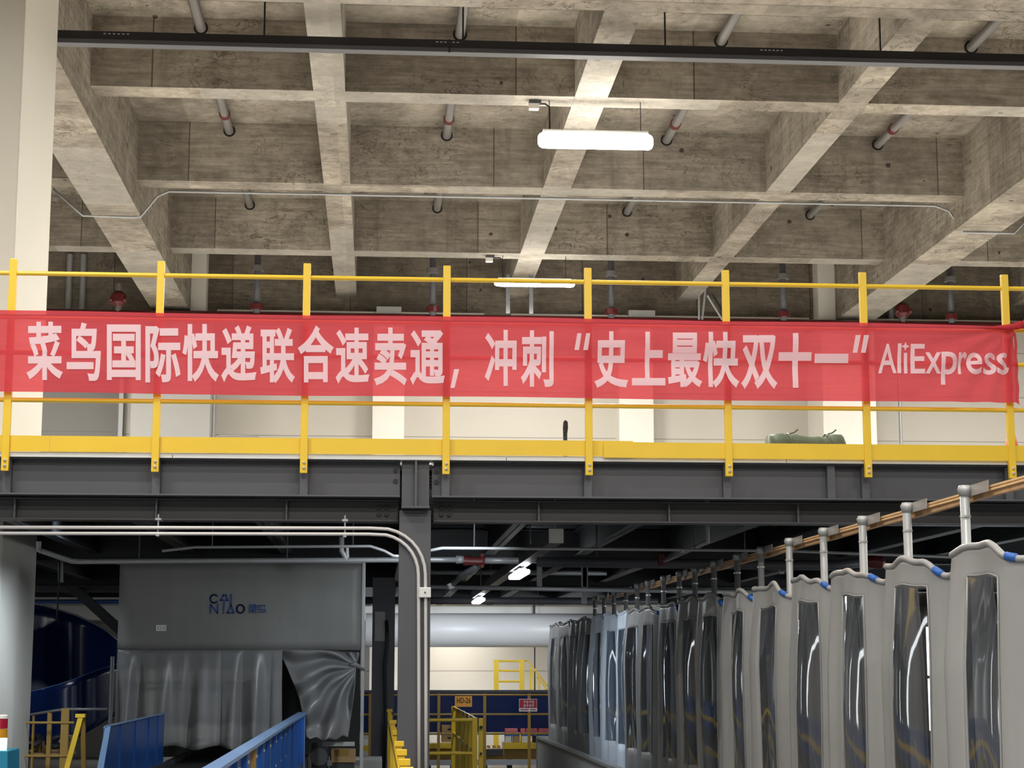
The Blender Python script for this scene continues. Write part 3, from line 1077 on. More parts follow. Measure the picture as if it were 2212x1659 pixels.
# ------------------------------------------------------------------ services under the deck
lt_y0 = 14.5
ct = thing('lamp_trunking', (1.425, 20, 2.585), 'square dark trunking under the deck running back with lamps below it', 'trunking')
box(1.372, 1.478, lt_y0 + 0.012, 26.85, 2.585, 2.69).build('channel', 'steel2', ct)
box(1.366, 1.484, lt_y0, lt_y0 + 0.014, 2.580, 2.695).build('end_cap', 'zinc', ct)
for y in (14.6, 17.0, 20.0, 23.0, 26.5):
    tube([(1.425, y, 2.69), (1.425, y, 2.96)], 0.007, 6).build('hanger_rod', 'galv', ct)
for k, y in enumerate((18.5, 26.0)):
    t = thing('deck_batten', (1.43, y, 2.5), ['bright LED batten under the square trunking, nearer one', 'bright LED batten under the square trunking, farther one'][k], 'lamp', 'LED battens under the deck')
    mb = MB()
    for a in range(1):
        mb.box(1.365, 1.490, y - 0.70, y + 0.55, 2.50, 2.545)
    mb.build('diffuser', 'lamp2', t, bevel=0.018)
    lo = area('led_light', (0, -0.08, -0.004), 0.10, 1.2, 16, COOL)
    lo.parent = t
    box(1.39, 1.465, y - 0.55, y + 0.45, 2.545, 2.562).build('housing', 'lampbody', t)
    tube([(1.428, y - 0.5, 2.56), (1.428, y - 0.5, 2.585)], 0.012, 8).build('clip', 'galv', t)
# lamps of the same row further left and right, out of sight behind the drapes and curtains
for (x, y, w) in ((-5.2, 21.0, 14), (6.2, 21.0, 50), (6.2, 27.0, 50), (1.4, 32.2, 60), (-3.6, 31.9, 45), (5.2, 31.9, 45)):
    area('unseen_lamp', (x, y, 2.6), 0.3, 1.0, w, COOL if y < 31 else WARM)
for (x, y, w) in ((3.9, 27.2, 26), (-0.9, 27.2, 26)):  # unseen pair added and aimed at the round duct to brighten it
    rl_ = aim(area('unseen_lamp', (x, y, 2.64), 0.3, 0.6, w, COOL), (1.2, 30.4, 2.3))
    rl_.data.spread = math.radians(80)


def pipe(name, pts, r, mat, label, cat='pipe', rods=()):
    """a pipe hung from the deck by thin rods standing at the given points of its run"""
    a = Vector(pts[0])
    t = thing(name, a, label, cat)
    MB().tube(pts, r, 10).build('run', mat, t, smooth=True)
    for k, f in rods:
        p = Vector(pts[k]).lerp(Vector(pts[k + 1]), f)
        tube([(p.x, p.y, p.z), (p.x, p.y, 2.97)], 0.006, 6).build('hanger_rod', 'steel2', t)
    return t


pipe('conduit', [at(350, 1190, 14.6), at(420, 1182, 14.6), at(800, 1180, 14.6), at(830, 1190, 14.6), at(850, 1201, 14.6), at(880, 1202, 14.6)], 0.012, 'galv', 'thin conduit with a bend running above the grey enclosure', 'conduit', [(1, 0.1), (1, 0.9)])
pipe('conduit', [at(925, 1190, 14.6), at(955, 1184, 14.6), at(1300, 1186, 14.6), at(1700, 1190, 14.6), at(2300, 1212, 14.6)], 0.013, 'galv', 'thin pale conduit crossing under the deck right of the steel column', 'conduit', [(1, 0.2), (2, 0.5)])
sp = thing('sprinkler_branch', (-1.5, 15.4, 2.4), 'grey sprinkler pipe along the top of the grey enclosure', 'pipe')
MB().tube([at(90, 1190, 15.0), at(155, 1212, 15.4), at(170, 1213, 15.4), at(940, 1209, 15.4), at(985, 1209, 15.4)], 0.022, 12).build('run', 'galvd', sp, smooth=True)
for px_ in (300, 620, 900):
    q = at(px_, 1211, 15.4)
    tube([(q.x, 15.4, q.z), (q.x, 15.4, 2.97)], 0.006, 6).build('hanger_rod', 'steel2', sp)
MB().tube([at(84, 1170, 15.0), at(84, 1188, 15.0), at(90, 1191, 15.0)], 0.022, 10).build('elbow', 'galvd', sp)
MB().tube([at(738, 1160, 15.4), at(738, 1190, 15.4), at(746, 1204, 15.4), at(750, 1212, 15.4)], 0.022, 10).build('riser', 'galvd', sp, smooth=True)
MB().tube([at(750, 1180, 15.4), at(751, 1205, 15.4)], 0.014, 10).build('sprinkler_head', 'chrome', sp)
mb = at(1000, 1210, 15.4)
MB().tube([at(985, 1209, 15.4), at(1003, 1209, 15.4)], [0.036, 0.03], 14).build('coupling', 'galv', sp, smooth=True)
vv = thing('valve', at(1025, 1230, 15.4), 'dark red flanged valve on the sprinkler pipe right of the steel column', 'valve')
MB().tube([at(1001, 1211, 15.4), at(1016, 1212, 15.4), at(1042, 1212, 15.4), at(1047, 1212, 15.4)], [0.042, 0.036, 0.036, 0.042], 14).build('body', 'redpaint', vv)
MB().tube([at(1041, 1196, 15.4), at(1041, 1226, 15.4)], 0.018, 10).build('bonnet', 'redpaint', vv)
MB().tube([at(1030, 1225, 15.4), at(1000, 1240, 15.6), at(978, 1262, 15.8)], 0.026, 10).build('branch', 'steel', vv, smooth=True)
MB().tube([at(972, 1260, 15.8), at(976, 1272, 15.8)], 0.03, 8).build('outlet', 'galv', vv)
MB().tube([at(1040, 1211, 15.4), at(1120, 1211, 15.4)], 0.028, 10).build('outlet_pipe', 'galvd', vv, smooth=True)
pipe('sprinkler_main', [at(1160, 1214, 16.0), at(1800, 1222, 16.0), at(1870, 1214, 16.0)], 0.045, 'steel', 'thick dark blue-grey pipe under the deck behind the curtain posts', 'pipe', [(0, 0.2), (0, 0.7)])
pipe('sprinkler_main', [at(930, 1268, 20.0), at(1290, 1274, 20.0), at(1700, 1280, 20.0)], 0.025, 'galvd', 'farther pale pipe across the underside of the deck', 'pipe', [(0, 0.3), (1, 0.5)])
pipe('sprinkler_main', [at(930, 1236, 22.0), at(1310, 1238, 22.0)], 0.03, 'galvd', 'dull pipe above the farther deck lamp', 'pipe', [(0, 0.4)])
rb = thing('sprinkler_drop', at(1430, 1212, 15.8), 'slanted sprinkler arm with a red head under the deck', 'pipe')
MB().tube([at(1433, 1212, 15.8), at(1500, 1183, 15.2), at(1528, 1170, 14.9)], 0.02, 10).build('arm', 'galvd', rb, smooth=True)
MB().tube([at(1528, 1172, 14.9), at(1528, 1070, 14.9)], 0.02, 10).build('riser', 'galvd', rb)
MB().tube([at(1428, 1198, 15.8), at(1429, 1222, 15.8)], 0.03, 10).build('head', 'redpaint', rb)
rc = thing('grooved_cap', at(1895, 1215, 15.9), 'dark red grooved cap at the end of the thick pipe behind the curtains', 'valve')
MB().tube([at(1866, 1214, 16.0), at(1885, 1213, 16.0), at(1904, 1215, 16.0), at(1912, 1216, 16.0)], [0.04, 0.062, 0.062, 0.03], 14).build('body', 'redpaint', rc)
for px_, py0, py1 in ((1165, 1246, 1276), (1264, 1246, 1268), (1262, 1284, 1304), (1688, 1225, 1240)):
    c = at(px_, py0, 21.0)
    d = at(px_, py1, 21.0)
    tag(box(c.x - 0.03, c.x + 0.03, 20.98, 21.02, d.z, 2.97).build('pipe_strap', 'galvd'),
        'small galvanised strap hanging under the deck, near %s' % {1165: 'the nearer deck lamp', 1264: 'the far posts of the curtain', 1262: 'the farther dark pipe', 1688: 'the middle curtain posts'}[px_], 'bracket')
# far zone: dark pipe, pale lintel, big round duct
pipe('dark_main', [at(770, 1297, 27.0), at(1420, 1299, 27.0)], 0.055, 'steel', 'dark horizontal pipe above the round duct', 'pipe', [(0, 0.2), (0, 0.6)])
struct(box(-6.5, 6, 31.3, 31.6, 2.38, 2.62), 'lintel', 'white', 'pale lintel across the far opening above the round duct', 'beam')
dz = (at(1060, 1325, 30.4).z + at(1060, 1398, 30.4).z) / 2
dr = (at(1060, 1325, 30.4).z - at(1060, 1398, 30.4).z) / 2
dd = thing('round_duct', (1, 30.4, dz - dr), 'thick pale grey round duct across the far opening', 'duct')
MB().tube([(-0.2, 30.4, dz), (5, 30.4, dz)], dr, 32).build('barrel', 'duct', dd, smooth=True)
MB().tube([(-0.05, 30.4, dz), (0.15, 30.4, dz)], dr * 1.04, 32).build('flange', 'galvd', dd)
for xx in (0.6, 2.6):
    tube([(xx, 30.4, dz), (xx, 30.4, 2.97)], 0.012, 6).build('hanger_rod', 'steel2', dd)

# far steel column left of the near one
fc = thing('far_steel_column', (0.0, 22.0, 0), 'dark grey steel column farther back left of the near one', 'column', kind='structure')
a, b = at(803, 1450, 22.0), at(852, 1450, 22.0)
ibeam_v = MB()
ibeam_v.box(a.x, b.x, 22.0, 22.014, 0, 2.66)
ibeam_v.box(a.x, b.x, 22.25, 22.264, 0, 2.66)
ibeam_v.box((a.x + b.x) / 2 - 0.006, (a.x + b.x) / 2 + 0.006, 22.014, 22.25, 0, 2.66)
ibeam_v.build('shaft', 'steel', fc)
box(a.x + 0.03, b.x - 0.12, 21.96, 22.0, 1.9, 2.25).build('tag_plate', 'greybox', fc)
tag(MB().tube([at(835, 1340, 21.9), at(838, 1380, 21.9), at(832, 1440, 21.9), at(834, 1560, 21.9), at(830, 1659, 21.9)], 0.02, 7).build('hanging_cable', 'black', smooth=True),
    'black cable hanging down the farther steel column', 'cable')

# dark diagonal brace behind the chute
tag(MB().beam(at(150, 1262, 24.9), at(300, 1398, 24.9), 0.12, 0.20, (0, 1, 0)).build('brace', 'steel2'), 'dark slanted steel brace behind the blue chute', 'brace')
tag(MB().tube([at(130, 1180, 20.6), at(131, 1258, 20.6)], 0.03, 8).build('hanger_post', 'galvd'), 'short grey hanger above the slanted brace', 'hanger')
tag(MB().tube([at(130, 1172, 20.4), at(128, 1258, 20.4), at(125, 1300, 20.4), at(123, 1330, 20.4), at(126, 1350, 20.4)], 0.010, 6).build('hanging_cable', 'black', smooth=True), 'thin black cable hanging in front of the blue chute', 'cable')
struct(box(-7.0, -1.0, 25.0, 25.2, 2.60, 2.80), 'girder_beam', 'steel', 'grey girder above the blue chute', 'beam')
a, b = at(72, 1292, 28.0), at(256, 1304, 28.0)
ft = thing('far_cable_tray', ((a.x + b.x) / 2, 28, b.z), 'pale cable tray with bundled cables above the blue chute', 'tray')
box(a.x - 0.3, b.x + 0.5, 27.9, 28.0, a.z - 0.02, a.z + 0.01).build('edge', 'white', ft)
box(a.x - 0.3, b.x + 0.5, 28.0, 28.3, b.z - 0.02, b.z).build('bed', 'galvd', ft)
for xx in (a.x - 0.1, b.x + 0.3):
    tube([(xx, 28.15, b.z), (xx, 28.15, 2.97)], 0.008, 6).build('hanger_rod', 'steel2', ft)
for k in range(6):
    tube([(a.x - 0.3, 28.03 + 0.04 * k, b.z + 0.02 + 0.01 * (k % 3)), (b.x + 0.5, 28.03 + 0.04 * k, b.z + 0.03)], 0.022, 6).build('cable', ['bluecloth', 'greybox', 'black'][k % 3], ft)

# ------------------------------------------------------------------ grey enclosure with the blue print
EY = 16.2
en = thing('tunnel_enclosure', (-1.2, EY + 0.7, 0.72), 'grey tarpaulin enclosure over the conveyor with blue printed letters', 'enclosure')
EX0, EX1 = -2.272, -0.142
EZT, EZM, EZB = 2.507, 1.743, 0.90
mb = MB()
nu, nv = 24, 10


def ep(i, j):
    x = EX0 + (EX1 - EX0) * i / nu
    z = EZM + (EZT - EZM) * j / nv
    return (x, EY + 0.006 * math.sin(x * 5 + z * 3) * math.sin(j / nv * math.pi), z)


mb.grid(ep, nu, nv)
mb.build('top_panel', 'tentgrey', en, smooth=True, solid=0.004)
box(EX0, EX1, EY + 0.01, EY + 1.6, EZT - 0.012, EZT - 0.002).build('roof', 'tentgrey', en)
box(EX0, EX0 + 0.008, EY + 0.012, EY + 1.6, EZB, EZT - 0.014).build('side_panel', 'tentgrey', en)
for x, m in ((EX1 + 0.012, 'galv'),):
    box(x - 0.014, x + 0.016, EY - 0.015, EY + 0.02, 0, EZT + 0.005).build('post', m, en, bevel=0.003)
box(EX0 + 0.004, EX0 + 0.03, EY + 0.015, EY + 0.04, 0, EZT - 0.02).build('post', 'steel', en)
box(EX0, EX1, EY - 0.002, EY + 0.02, EZT - 0.004, EZT + 0.012).build('top_rail', 'galvd', en)
a, b = at(697, 1603, EY), at(766, 1612, EY)
box(a.x, b.x, EY + 0.03, EY + 0.06, b.z, a.z).build('low_rail', 'galvd', en)


# hanging drape, gathered in folds; the right part is pulled up and tied to the post
def drape(u, v):
    """u 0..1 left to right until the opening, v 0 top .. 1 bottom"""
    w = v ** 0.6
    f = (0.11 * (0.5 - abs(math.sin(u * 16 + 0.9 * math.sin(u * 9))))  + 0.024 * math.sin(u * 57 + 1.0)) * w
    f += 0.02 * math.sin(u * 11 + v * 3) * v
    x = EX0 + 0.01 + (at(606, 1500, EY).x - EX0) * u + 0.012 * math.sin(u * 31 + v * 2.0) * v
    zb = EZB + 0.02 * math.sin(u * 23) + (0.10 if u < 0.13 else 0)
    return (x, EY - 0.012 + f - 0.02 * v, EZM + (zb - EZM) * v)


MB().grid(lambda i, j: drape(i / 260, j / 24), 260, 24).build('drape', 'tentdrape', en, smooth=True, solid=0.004)
TIE = at(768, 1438, EY - 0.06)


def drape2(u, v):
    top = Vector((at(600, 1404, EY).x + (EX1 - 0.01 - at(600, 1404, EY).x) * u, EY - 0.012, EZM))
    # left edge hangs diagonally from the top to the bag's lower right, the rest is gathered to the tie
    lowl = at(662, 1590, EY - 0.12)
    lowr = at(752, 1590, EY - 0.10)
    bot = lowl.lerp(lowr, u)
    p = top.lerp(bot, v)
    # left edge curve
    bow = math.sin(v * math.pi)
    p.x += bow * (0.045 * (1 - u) - 0.00)
    # tie pulls the right side
    g = math.exp(-((u - 1.0) / 0.35) ** 2) * math.exp(-((v - 0.22) / 0.16) ** 2)
    p = p.lerp(TIE, min(0.9, g))
    ang = math.atan2(p.z - TIE.z, p.x - TIE.x - 0.03)
    r = (p - TIE).length
    fold = 0.060 * math.sin(ang * 13.0 + 1.5 * math.sin(r * 9)) * min(1.0, r / 0.25) + 0.035 * math.sin(u * 14 + v * 4) * v
    p.y += fold - 0.07 * math.sin(math.pi * min(1, v * 1.1)) * (0.4 + 0.6 * u)
    p.z -= 0.03 * math.sin(u * math.pi) * v + 0.012 * math.sin(u * 20) * v
    return p


MB().grid(lambda i, j: drape2(i / 60, j / 50), 60, 50).build('tied_drape', 'tentdrape', en, smooth=True, solid=0.004)
MB().tube([TIE + Vector((-0.05, -0.03, 0.0)), TIE + Vector((0.0, -0.045, 0.012)), TIE + Vector((0.05, 0.0, -0.02)), TIE + Vector((0.07, 0.05, -0.03))], [0.02, 0.026, 0.016, 0.012], 9).build('tie_knot', 'tentdrape', en, smooth=True)
# dark inside
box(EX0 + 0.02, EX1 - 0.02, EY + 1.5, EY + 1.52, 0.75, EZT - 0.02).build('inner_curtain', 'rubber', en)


def on_panel(x, y):
    p = at(x, y, EY - 0.012)
    return p


def stroke(mb, pts, w, place, closed=False):
    """flat thick polyline on a surface, in photo pixels"""
    n = len(pts)
    seg = n if closed else n - 1
    for k in range(seg):
        a, b = Vector(pts[k]), Vector(pts[(k + 1) % n])
        d = (b - a).normalized()
        s = Vector((-d.y, d.x)) * (w / 2)
        e = d * (w * 0.35)
        q = [a - e + s, b + e + s, b + e - s, a - e - s]
        mb.add([place(p.x, p.y) for p in q], [(0, 1, 2, 3)])


def crop(pts):       # logo close-up pixels -> photo pixels
    return [(420 + x * 200 / 2212.0, 1260 + y * 90 / 995.0) for x, y in pts]


lg_ = MB()
LW = 3.4
arc = [(470 + 95 * math.cos(math.radians(a)), 370 + 98 * math.sin(math.radians(a))) for a in range(40, 321, 20)]
stroke(lg_, crop(arc), LW, on_panel)
stroke(lg_, crop([(690, 280), (750, 280), (795, 408)]), LW, on_panel)
stroke(lg_, crop([(695, 280), (625, 408), (790, 408)]), LW, on_panel)
stroke(lg_, crop([(878, 265), (872, 490)]), LW, on_panel)
stroke(lg_, crop([(378, 715), (388, 510), (550, 712), (560, 505)]), LW, on_panel)
stroke(lg_, crop([(705, 455), (695, 660)]), LW, on_panel)
stroke(lg_, crop([(694, 705), (694, 720)]), LW, on_panel)
stroke(lg_, crop([(872, 520), (790, 708), (940, 708)]), LW, on_panel, True)
oc = [(1102 + 90 * math.cos(math.radians(a)), 612 + 98 * math.sin(math.radians(a))) for a in range(0, 360, 20)]
stroke(lg_, crop(oc), LW, on_panel, True)
for s in ([(1315, 530), (1475, 525)], [(1320, 572), (1470, 568), (1465, 605)], [(1325, 608), (1465, 606)], [(1310, 648), (1475, 645)],
          [(1350, 500), (1350, 545)], [(1440, 500), (1440, 545)], [(1395, 645), (1392, 700)], [(1325, 665), (1322, 705)], [(1450, 665), (1455, 700)],
          [(1535, 530), (1680, 525)], [(1535, 530), (1535, 630), (1690, 628), (1690, 700)], [(1520, 690), (1650, 680)], [(1590, 560), (1600, 590)], [(1675, 525), (1672, 565)]):
    stroke(lg_, crop(s), 2.2, on_panel)
tag(lg_.build('logo_print', 'logo', en), 'blue printed lettering')
sk = MB()
poly_on(sk, [(337, 1350), (359, 1350), (359, 1363), (337, 1363)], lambda x, y: at(x, y, EY - 0.010))
sk.build('sticker', 'paper', en)
sk = MB()
for x, y, w, h in ((340, 1353, 3, 7), (345, 1352, 3, 3), (345, 1357, 4, 3), (352, 1352, 2, 9), (355, 1354, 2, 6)):
    poly_on(sk, [(x, y), (x + w, y), (x + w, y + h), (x, y + h)], lambda a, b: at(a, b, EY - 0.013))
sk.build('sticker_print', 'greybox', en)

# ------------------------------------------------------------------ conveyor into the enclosure
cv = thing('belt_conveyor', (-1.2, 12, 0), 'dark belt conveyor with blue side guards leading into the grey enclosure', 'conveyor')
box(-1.76, -0.66, 7.0, 18.0, 0.70, 0.76).build('belt', 'rubber', cv)
box(-1.80, -1.76, 7.0, 17.6, 0.55, 0.80).build('frame_rail', 'steel2', cv)
box(-0.66, -0.62, 7.0, 17.6, 0.55, 0.80).build('frame_rail', 'steel2', cv)
for y in (7.5, 10.5, 13.5, 16.5):
    for x in (-1.76, -0.68):
        box(x, x + 0.06, y, y + 0.06, 0, 0.6).build('leg', 'steel2', cv)
rg = thing('side_guard', (-0.64, 12, 0.8), 'long blue riveted side guard on the near side of the conveyor', 'guard')
mb = MB()
mb.box(-0.652, -0.636, 7.0, 15.9, 0.74, 1.195)
mb.build('plate', 'blue', rg)
box(-0.672, -0.600, 7.0, 15.92, 1.195, 1.212).build('top_flange', 'bluelight', rg)
box(-0.634, -0.612, 15.85, 15.9, 0.74, 1.195).build('end_flange', 'bluelight', rg)
for y in [7.6 + 0.62 * k for k in range(14)]:
    box(-0.636, -0.612, y, y + 0.03, 0.76, 1.19).build('rib', 'ochre' if abs(y - 9.46) < 0.05 else 'blue', rg)
rv = MB()
for k in range(26):
    y = 7.7 + 0.31 * k
    for z in (0.84, 0.98, 1.13):
        rv.tube([(-0.636, y, z), (-0.628, y, z)], [0.011, 0.007], 7)
        rv.tube([(-0.652, y, z), (-0.660, y, z)], [0.011, 0.007], 7)
rv.build('rivets', 'chrome', rg)
lgd = thing('side_guard', (-1.8, 14, 0.8), 'blue sheet guard on the far side of the conveyor with a pale slanted end', 'guard')
MB().prism([(-1.812, 12.42, 0.72), (-1.812, 15.8, 0.72), (-1.812, 15.8, 1.205), (-1.812, 12.4, 1.205)], (0.012, 0, 0)).build('plate', 'blue', lgd)
a1, a2 = at(240, 1568, 12.4), at(214, 1659, 12.4)
mb = MB()
mb.prism([(-1.80, 12.40, 1.205), (-1.765, 12.40, 1.205), (-1.815, 12.40, 0.84), (-1.86, 12.40, 0.84)], (0, 0.012, 0))
mb.prism([(-1.812, 12.40, 1.205), (-1.79, 12.40, 1.215), (-1.79, 15.8, 1.215), (-1.812, 15.8, 1.205)], (0.004, 0, -0.012))
mb.build('edge_flange', 'bluelight', lgd)
for y in (13.1, 13.9, 14.7, 15.3):
    box(-1.80, -1.79, y, y + 0.02, 0.74, 1.20).build('rib', 'blue', lgd)

# things under the right corner of the enclosure
a = at(735, 1640, 16.6)
for k, (x, y, w, h, m, lab) in enumerate([(690, 1634, 0.14, 0.26, 'rubber', 'black motor unit under the tied drape'),
                                         (742, 1632, 0.22, 0.12, 'card', 'brown carton under the tied drape beside the post')]):
    c = at(x, y, 16.9)
    t = thing('drive_unit' if k == 0 else 'carton', (c.x, 16.9, c.z - h / 2), lab, ['motor', 'box'][k])
    box(c.x - w / 2, c.x + w / 2, 16.8, 17.0, c.z - h / 2, c.z + h / 2).build('body', m, t, bevel=0.01)
    if k == 0:
        MB().tube([(c.x, 16.78, c.z), (c.x, 16.80, c.z)], 0.08, 16).build('pulley', 'steel', t)
        box(c.x - 0.1, c.x + 0.1, 16.8, 17.0, 0, c.z - h / 2).build('stand', 'steel2', t)
    else:
        box(c.x - 0.05, c.x + 0.05, 16.795, 16.8, c.z + 0.0, c.z + h / 2).build('flap_tape', 'ochre', t)
        box(c.x - 0.1, c.x + 0.1, 16.82, 17.0, 0, c.z - h / 2).build('stand', 'steel2', t)
a, b = at(782, 1640, 19.0), at(825, 1659, 19.0)
tag(box(a.x, b.x, 18.9, 19.6, 0.0, a.z).build('steel_cabinet', 'greybox', bevel=0.01), 'pale blue-grey cabinet top behind the aluminium post', 'cabinet')

# ------------------------------------------------------------------ blue spiral chute at the left
chy = 21.2
ch = thing('spiral_chute', (-3.6, 22.0, 0), 'dark blue spiral chute behind the cream column', 'chute')


def curve_px(pts, t):
    t = t * (len(pts) - 1)
    i = min(int(t), len(pts) - 2)
    f = t - i
    return (pts[i][0] + (pts[i + 1][0] - pts[i][0]) * f, pts[i][1] + (pts[i + 1][1] - pts[i][1]) * f)


def chute_sheet(top, bot, y0, bulge):
    def P(i, j):
        u = i / 30
        a, b = curve_px(top, u), curve_px(bot, u)
        y = y0 + bulge * math.sin(u * math.pi * 0.9 + 0.1)
        p, q = at(a[0], a[1], y), at(b[0], b[1], y)
        return p.lerp(q, j / 8)
    return P


upper_top = [(40, 1298), (95, 1308), (130, 1318), (165, 1329), (200, 1345), (230, 1362), (262, 1388)]
upper_bot = [(40, 1500), (95, 1488), (130, 1478), (165, 1466), (200, 1452), (230, 1442), (262, 1432)]
lower_bot = [(40, 1650), (95, 1625), (130, 1605), (165, 1596), (200, 1575), (230, 1556), (262, 1540)]
MB().grid(chute_sheet(upper_top, [(x, y + 30) for x, y in upper_bot], 22.4, 0.9), 30, 8).build('inner_guard', 'bluedark', ch, smooth=True, solid=0.012)
MB().grid(chute_sheet(upper_bot, lower_bot, 22.0, -0.9), 30, 8).build('outer_guard', 'bluedark', ch, smooth=True, solid=0.012)


def bed(i, j):
    u = i / 30
    a = curve_px(upper_bot, u)
    yf = 22.0 - 0.9 * math.sin(u * math.pi * 0.9 + 0.1)
    yb = 22.4 + 0.9 * math.sin(u * math.pi * 0.9 + 0.1)
    p = at(a[0], a[1] + 70, yf)
    q = at(a[0], a[1] + 62, yb)
    return p.lerp(q, j / 6)


MB().grid(bed, 30, 6).build('bed', 'bluedark', ch, smooth=True, solid=0.01)
MB().tube([at(x, y, 22.4 + 0.9 * math.sin(k / 6 * math.pi * 0.9 + 0.1)) for k, (x, y) in enumerate(upper_top)], 0.012, 8).build('top_bead', 'galvd', ch, smooth=True)
MB().tube([at(x, y, 22.0 - 0.9 * math.sin(k / 6 * math.pi * 0.9 + 0.1)) for k, (x, y) in enumerate(upper_bot)], 0.008, 8).build('rim', 'bluelight', ch, smooth=True)
c = at(243, 1418, 20.9)
tag(tube([(c.x, 20.9, 0), (c.x, 20.9, c.z)], 0.022, 10).build('slim_post', 'galvd'), 'thin pale post between the blue chute and the grey enclosure', 'post')

# ------------------------------------------------------------------ yellow railing and clutter at the lower left
YL = 17.6
rl = thing('yellow_barrier', (-3.2, 18.2, 0), 'yellow barrier with flat posts in front of the blue chute', 'railing')
for (x, w, yb, top) in ((72, 4, 17.88, 1545), (107, 9, 17.76, 1538), (141, 17, 17.64, 1530)):
    a, b = at(x - w / 2, top, yb), at(x + w / 2, top, yb)
    box(a.x, b.x, yb, yb + 0.05, 0, a.z).build('post', 'ochre', rl, bevel=0.003)
MB().tube([at(50, 1547, 17.95), at(72, 1543, 17.89), at(107, 1537, 17.77), at(141, 1532, 17.66), at(232, 1532, 17.66)], 0.014, 10).build('top_rail', 'pipe', rl, smooth=True)
MB().tube([at(52, 1561, 17.64), at(160, 1561, 17.64)], 0.012, 10).build('mid_rail', 'ochre', rl)
MB().tube([at(52, 1633, 17.64), at(150, 1633, 17.64)], 0.012, 10).build('low_rail', 'ochre', rl)
af = thing('step_ladder', (-2.6, 16.9, 0), 'yellow A-shaped ladder leg standing left of the blue sheet guard', 'ladder')
top = at(176, 1545, 16.9)
g1, g2 = at(145, 1659, 16.9), at(173, 1659, 16.9)
k1 = top.z / (top.z - g1.z)
f1 = top + (g1 - top) * k1
f2 = top + (g2 - top) * k1
MB().beam(top, f1, 0.045, 0.05, (0, 1, 0)).build('front_leg', 'yellow', af)
MB().beam(top + Vector((0.012, 0.02, 0)), f2 + Vector((0.01, 0.3, 0)), 0.04, 0.05, (0, 1, 0)).build('rear_leg', 'ochre', af)
box(top.x - 0.05, top.x + 0.035, 16.87, 16.95, top.z - 0.02, top.z + 0.012).build('cap', 'yellow', af)
sh_ = thing('parts_shelf', (-3.05, 18.0, 0), 'dark wooden shelf behind the yellow barrier', 'shelf')
a, b = at(52, 1640, 18.1), at(150, 1625, 18.1)
SHZ = at(100, 1626, 18.1).z
box(a.x, b.x, 18.0, 18.5, SHZ - 0.03, SHZ).build('board', 'card', sh_)
for x in (a.x + 0.02, b.x - 0.05):
    box(x, x + 0.03, 18.05, 18.1, 0, SHZ - 0.03).build('leg', 'steel2', sh_)
for k, (px_, ry) in enumerate([(70, 0.075), (126, 0.085)]):
    c = at(px_, 1602, 18.15)
    ring = [(c.x + ry * math.cos(q * math.pi / 10), 18.15 + 0.08 * math.sin(q * math.pi / 10), c.z + 0.045 * math.sin(q * math.pi / 10 + 0.3)) for q in range(21)]
    tag(MB().tube(ring, 0.028, 8).build('hose_coil', 'rubber', smooth=True), ['black hose coil lying by the cream column', 'black hose coil leaning right of the other coil'][k], 'hose', 'hose coils on the shelf')
for k, (px_, py_, w, h) in enumerate([(70, 1618, 0.18, 0.10), (112, 1620, 0.17, 0.06), (140, 1612, 0.10, 0.16)]):
    c = at(px_, py_, 18.28)
    tag(box(c.x - w / 2, c.x + w / 2, 18.22, 18.42, SHZ, SHZ + h).build('carton', 'card', bevel=0.004),
        ['brown carton on the shelf right beside the cream column', 'flat brown carton under the right hose coil', 'upright brown carton beside the yellow ladder leg'][k], 'box', 'cartons on the shelf')

# signal tower on a teal cabinet, lower left corner
c = at(0, 1620, 11.0)
zt = c.z
tc = tag(MB().prism([(c.x - 0.3, 10.9, 0), (c.x + 0.10, 10.9, 0), (c.x + 0.065, 10.9, zt), (c.x - 0.3, 10.9, zt)], (0, 0.35, 0)).build('machine_cabinet', 'teal', bevel=0.006),
         'teal machine cabinet in the lower left corner', 'cabinet')
stw = thing('signal_tower', (c.x, 11.0, zt), 'small red, amber and green signal lamp on the teal cabinet', 'lamp')
r0 = 0.038
for z0, z1, m, nm in ((0, 0.068, 'greenlens', 'green_lens'), (0.07, 0.122, 'amberlens', 'amber_lens'), (0.124, 0.180, 'redlens', 'red_lens')):
    MB().tube([(c.x, 11.0, zt + z0), (c.x, 11.0, zt + z1)], r0, 18).build(nm, m, stw, smooth=False)
MB().tube([(c.x, 11.0, zt + 0.182), (c.x, 11.0, zt + 0.198), (c.x, 11.0, zt + 0.203)], [r0 * 1.02, r0, r0 * 0.8], 18).build('cap', 'paper', stw)

# ------------------------------------------------------------------ yellow fences beside the steel column
ff = thing('yellow_fence', (0.145, 14, 0), 'row of yellow guard posts receding left of the steel column base', 'railing')
for k, y in enumerate([8.2, 8.9, 9.7, 10.8, 12.0, 14.0, 16.7, 21.0]):
    x, z = 0.145, 1.115
    p = box(x - 0.022, x + 0.022, y, y + 0.05, 0, z).build('post', 'yellow', ff, bevel=0.004)
    box(x - 0.030, x + 0.034, y - 0.012, y + 0.06, z - 0.03, z + 0.004).build('cap', 'yellow', p, bevel=0.003)
    box(x + 0.022, x + 0.036, y + 0.005, y + 0.045, z - 0.17, z - 0.06).build('bracket', 'yellow', p)
for z in (1.02, 0.60):
    MB().box(0.120, 0.132, 8.2, 21.0, z - 0.03, z + 0.03).build('rail', 'yellow', ff)
fg = thing('yellow_gate', (1.14, 21, 0), 'yellow pen fence with close posts right of the steel column', 'railing')
for k, y in enumerate([20.8, 21.7, 22.7, 23.8, 25.2, 26.6]):
    box(1.08, 1.14, y, y + 0.06, 0, 1.03).build('post', 'yellow', fg, bevel=0.004)
